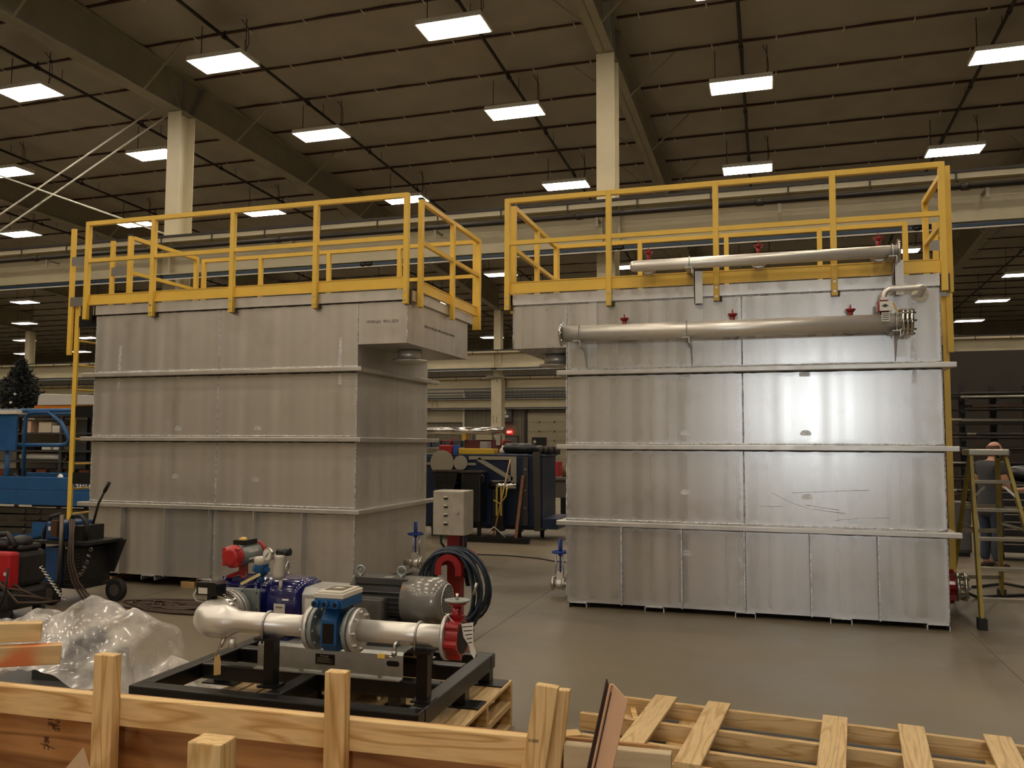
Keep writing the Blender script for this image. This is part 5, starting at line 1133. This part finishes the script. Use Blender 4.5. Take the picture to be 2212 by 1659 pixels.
fc=[o for o in C.objects if o.name.startswith('column') and o.kind_ok] if False else [o for o in C.objects if o.name.startswith('column') and abs(min(v.co.x for v in o.data.vertices)+12.35)<.02][0]
for k in range(14): MB().box(-12.24+.16*(k%2)-.02,-12.24+.16*(k%2)+.02+.02*rnd.random(),36.594,36.6,2.6+.07*(k//2)+(1.6 if k>8 else 0),2.63+.07*(k//2)+(1.6 if k>8 else 0)).build('paint_mark',stencil,fc)

b=MB(); b.box(3.2,16.0,26.2,26.35,0,4.3); b.build('wall_shade_panel',mat('shade_panel_brown',srgb(52,44,36),.7,0,var=.1,vscale=1.5),kind='structure')  # added dark sheet: stands in for the shade on the back wall here
# ================================================================ right side: rack, chest, ladder, man
t=thing('stock_rack','tall dark rack full of steel bar stock behind the ladder','rack',(4.6,23.5,0))
for x in (.05,.75,1.5,2.4,3.4):
    b=MB(); b.box(x-.07,x+.07,.04,.18,0,3.15); b.box(x-.07,x+.07,0,1.0,0,.12); up=b.build('upright',mat('rack_black',srgb(30,27,25),.6),t)
    for z in (.4,.75,1.1,1.45,1.8,2.15,2.5,2.8): MB().box(x-.04,x+.04,-.5,.02,z-.05,z).build('arm',MATS['rack_black'],t)
rnd=random.Random(21)
cols=[mat('stock_dark',srgb(44,40,36),.45,.6),mat('stock_rust',srgb(70,52,40),.5,.4),mat('stock_bright',srgb(150,146,136),.35,.9)]
n=0
for z in (.4,.75,1.1,1.45,1.8,2.15,2.5,2.8):
    for k in range(10):
        r=.022+.018*rnd.random(); x0=-.5+rnd.random()*.8; x1=2.4+rnd.random()*1.6; y=-.46+(k%6)*.09; zz=z+.003+(.085 if k>=6 else 0)
        b=MB(); (b.cyl((x0,y,zz+r),(x1,y,zz+r),r,n=8) if rnd.random()<.5 else b.box(x0,x1,y-r,y+r,zz,zz+2*r))
        tag(b.build('steel_bar',cols[0 if rnd.random()<.5 else (1 if rnd.random()<.5 else 2)],loc=(4.6,23.5,0)),'dark steel bar lying across the arms of the tall stock rack','bar','bars in the stock rack')
chestblk=mat('chest_black',srgb(24,24,26),.35)
t=thing('drawer_chest','black drawer chest with pale handles in front of the man','tool chest',(3.5,13.6,0))
b=MB(); b.box(-.42,.6,0,.6,.12,1.12); b.build('body',chestblk,t,bevel=.01)
for k in range(9): MB().box(-.4,.58,-.02,0,.16+k*.105,.25+k*.105).build('drawer',chestblk,t); MB().box(-.4,.58,-.032,-.02,.235+k*.105,.25+k*.105).build('drawer_pull',bargrey,t)
for x in (-.35,.53): MB().cyl((x-.03,.1,.06),(x+.03,.1,.06),.06,n=14).build('caster',darkrubber,t); MB().cyl((x-.03,.5,.06),(x+.03,.5,.06),.06,n=14).build('caster',darkrubber,t)
o=MB().sphere((3.5,13.85,1.24),.2,sc=(1.3,.9,.6)).build('tool_bag',blackpaint); tag(o,'black bag lying on the black drawer chest','bag')
o=MB().box(3.16,3.24,13.7,13.72,1.122,1.42).build('paper_sheet',paper); tag(o,'white paper sheet propped on the black drawer chest','paper')
t=thing('grey_cabinet','low grey cabinet seen through the ladder left of the man','cabinet',(2.62,13.9,0)); MB().box(-.2,.2,0,.45,.06,.8).build('body',mat('cabinet_grey',srgb(84,84,82),.5),t,bevel=.01); MB().box(-.18,.18,-.012,0,.1,.76).build('door',mat('cabinet_grey2',srgb(92,92,90),.5),t); MB().box(-.18,.18,.05,.4,0,.06).build('base',blackpaint,t)
o=MB().box(2.45,2.62,13.95,14.2,.801,.93).build('red_tool_box',redpaint,bevel=.01); tag(o,'red tool box on the low grey cabinet','tool box')
# step ladder (front rails towards the camera)
fib=mat('fibreglass_olive',srgb(150,132,52),.5,0,var=.12,vscale=8); alu=mat('ladder_aluminium',srgb(170,164,150),.35,.8)
t=thing('step_ladder','olive yellow fibreglass step ladder standing right of the right tank','ladder',(0,0,0))
FL0,FL1=Vector((1.787,8.52,.0)),Vector((1.87,9.16,1.56)); FR0,FR1=Vector((2.37,8.56,0)),Vector((2.17,9.18,1.56))
RL0,RL1=Vector((1.83,10.15,0)),Vector((1.90,9.34,1.54)); RR0,RR1=Vector((2.36,10.3,0)),Vector((2.15,9.36,1.54))
for p,q in ((FL0,FL1),(FR0,FR1),(RL0,RL1),(RR0,RR1)):
    MB().bar(tuple(p+(q-p)*.04),tuple(q),.03,.075,up=(0,1,0)).build('rail',fib,t)
    MB().box(p.x-.035,p.x+.035,p.y-.05,p.y+.05,0,.1).build('foot',darkrubber,t)
MB().box(1.84,2.2,9.1,9.4,1.55,1.61).build('top_cap',alu,t,bevel=.01)
for k in range(5):
    f=.16+.168*k; a=FL0+(FL1-FL0)*f; c=FR0+(FR1-FR0)*f
    MB().bar((a.x,a.y+.02,a.z),(c.x,c.y+.02,c.z),.09,.028).build('step',alu,t)
    if k in(0,2,3):
        a=RL0+(RL1-RL0)*f; c=RR0+(RR1-RR0)*f; MB().bar(tuple(a),tuple(c),.03,.04).build('rear_brace',alu,t)
for (p,q,r_,s) in ((FL0,FL1,RL0,RL1),(FR0,FR1,RR0,RR1)): MB().bar(tuple(p+(q-p)*.55),tuple(r_+(s-r_)*.55),.008,.025).build('spreader',alu,t)
for (p,q,sx) in ((FL0,FL1,1),(FR0,FR1,-1)):
    a=p+(q-p)*.12; MB().bar((a.x,a.y-.01,a.z-.1),(a.x+.13*sx,a.y+.0,a.z+.05),.008,.022).build('step_brace',alu,t)
    a=p+(q-p)*.74; MB().bar((a.x,a.y-.01,a.z),(a.x+.1*sx,a.y+.0,a.z+.1),.008,.022).build('step_brace',alu,t)
for k,(pts,lab) in enumerate((([(1.7,9.6,.35),(1.85,9.8,.15),(2.1,10.2,.015),(2.6,10.5,.015),(3.2,10.6,.015)],'black hose trailing from the tank valve behind the ladder'),([(2.2,10.9,.015),(2.6,11.2,.03),(2.9,10.9,.015),(3.4,11.3,.015),(3.0,10.6,.015)],'black hose looped on the floor behind the ladder'))):
    tag(MB().tube(pts,.018,6).build('floor_hose',darkrubber),lab,'hose')
# ---- the man at the chest: one skinned body, clothes over it
def skin_fig(name,nodes,edges,m,parent,sub=2):
    me=bpy.data.meshes.new(name); me.from_pydata([n[0] for n in nodes],edges,[]); o=bpy.data.objects.new(name,me); C.objects.link(o)
    o.modifiers.new('skin','SKIN'); sv=me.skin_vertices[0].data if me.skin_vertices else None
    if sv is None:
        me.skin_vertices.new() if hasattr(me.skin_vertices,'new') else None
    sv=me.skin_vertices[0].data
    for i,n in enumerate(nodes): sv[i].radius=(n[1] if isinstance(n[1],(tuple,list)) else (n[1],n[1])); sv[i].use_root=(i==0)
    ss=o.modifiers.new('sub','SUBSURF'); ss.levels=sub; ss.render_levels=sub
    bpy.context.view_layer.update(); dg=bpy.context.evaluated_depsgraph_get(); m2=bpy.data.meshes.new_from_object(o.evaluated_get(dg))
    bpy.data.objects.remove(o); m2.materials.clear(); m2.materials.append(m)
    m2.polygons.foreach_set('use_smooth',[True]*len(m2.polygons))
    o=bpy.data.objects.new(name,m2); C.objects.link(o); o.parent=parent; return o
skinm=mat('skin',srgb(206,150,122),.5,0,var=.06,vscale=12); shirtm=mat('tshirt_grey',srgb(62,62,66),.85,0,var=.1,vscale=10); jeans=mat('jeans_blue',srgb(56,64,80),.85,0,var=.15,vscale=12); hairm=mat('hair_brown',srgb(92,62,44),.8); boot=mat('work_boot',srgb(52,40,32),.7)
# local frame: faces +y, turned by rz so he looks away and to the right
P=thing('person','balding person in dark grey t-shirt and jeans seen from behind at the chest','person',(2.79,12.62,0),math.radians(-62))
nd=[((0,0,.93),(.145,.11)),((0,.01,1.08),(.135,.1)),((0,.02,1.24),(.155,.115)),((0,.03,1.37),(.13,.1)),((0,.05,1.44),.058),((0,.075,1.50),.055),((0,.1,1.56),(.07,.085)),((0,.11,1.63),(.068,.085)),
    ((-.17,.02,1.38),.06),((-.235,.03,1.2),.047),((-.25,.12,1.06),.04),((-.19,.32,1.06),.032),((-.17,.40,1.07),.03),
    ((.17,.02,1.38),.06),((.235,.03,1.2),.047),((.25,.12,1.06),.04),((.19,.32,1.06),.032),((.17,.40,1.07),.03),
    ((-.095,.0,.82),.085),((-.105,.02,.5),.058),((-.11,-.02,.12),.042),((-.115,.1,.05),.035),
    ((.095,.0,.82),.085),((.105,.02,.5),.058),((.11,-.02,.12),.042),((.12,.1,.05),.035)]
ed=[(0,1),(1,2),(2,3),(3,4),(4,5),(5,6),(6,7),(3,8),(8,9),(9,10),(10,11),(11,12),(3,13),(13,14),(14,15),(15,16),(16,17),(0,18),(18,19),(19,20),(20,21),(0,22),(22,23),(23,24),(24,25)]
body=skin_fig('body',nd,ed,skinm,P)
hd=MB().sphere((0,.10,1.585),.1,20,12,(.82,1.0,1.12)); hd.sphere((0,.2,1.575),.018,8,6,(.8,1.2,1.5))
for s in (-1,1): hd.sphere((s*.083,.085,1.575),.024,8,6,(.4,.9,1.4)); hd.sphere((s*.03,.188,1.605),.011,8,6)
hd.box(-.022,.022,.185,.195,1.535,1.541); hd.build('head',skinm,P)
for s in (-1,1):           # hands: palm, four fingers of unequal length, thumb from the side
    hb=[((s*.17,.40,1.07),.03),((s*.165,.455,1.075),(.036,.018))]; he=[(0,1)]
    for k,(dx,L) in enumerate(((-.03,.062),(-.01,.075),(.01,.07),(.03,.055))):
        i=len(hb); hb+=[((s*.165+dx,.475+.0*k,1.076),.0095),((s*.165+dx,.475+L*.6,1.072),.0088),((s*.165+dx*.95,.475+L,1.052),.0078)]; he+=[(1,i),(i,i+1),(i+1,i+2)]
    i=len(hb); hb+=[((s*.165-s*.035,.44,1.072),.011),((s*.165-s*.055,.475,1.062),.009)]; he+=[(1,i),(i,i+1)]
    skin_fig('hand',hb,he,skinm,P,1)
sh=[((0,0,.66),(.19,.155)),((0,0,.86),(.195,.16)),((0,.01,1.05),(.155,.12)),((0,.02,1.24),(.175,.13)),((0,.035,1.385),(.14,.105)),((0,.05,1.425),.068),((-.17,.02,1.385),.073),((-.225,.03,1.24),.066),((.17,.02,1.385),.073),((.225,.03,1.24),.066)]
skin_fig('tshirt',sh,[(0,1),(1,2),(2,3),(3,4),(4,5),(4,6),(6,7),(4,8),(8,9)],shirtm,P)
tr=[((0,0,.9),(.155,.118)),((-.1,.0,.8),.1),((-.107,.02,.5),.076),((-.11,-.015,.1),.062),((.1,.0,.8),.1),((.107,.02,.5),.076),((.11,-.015,.1),.062)]
skin_fig('jeans',tr,[(0,1),(1,2),(2,3),(0,4),(4,5),(5,6)],jeans,P)
for s in (-1,1): MB().sphere((s*.115,.05,.05),.06,14,8,(.85,2.1,.85)).build('boot',boot,P)
b=MB(); b.grid(lambda u,v:(.091*math.cos(PI*.98+PI*1.04*u)*math.sin(PI*(.34+.4*v)),.10+.112*math.sin(PI*.98+PI*1.04*u)*math.sin(PI*(.34+.4*v)),1.585+.122*math.cos(PI*(.34+.4*v))),20,8); b.build('hair',hairm,P)
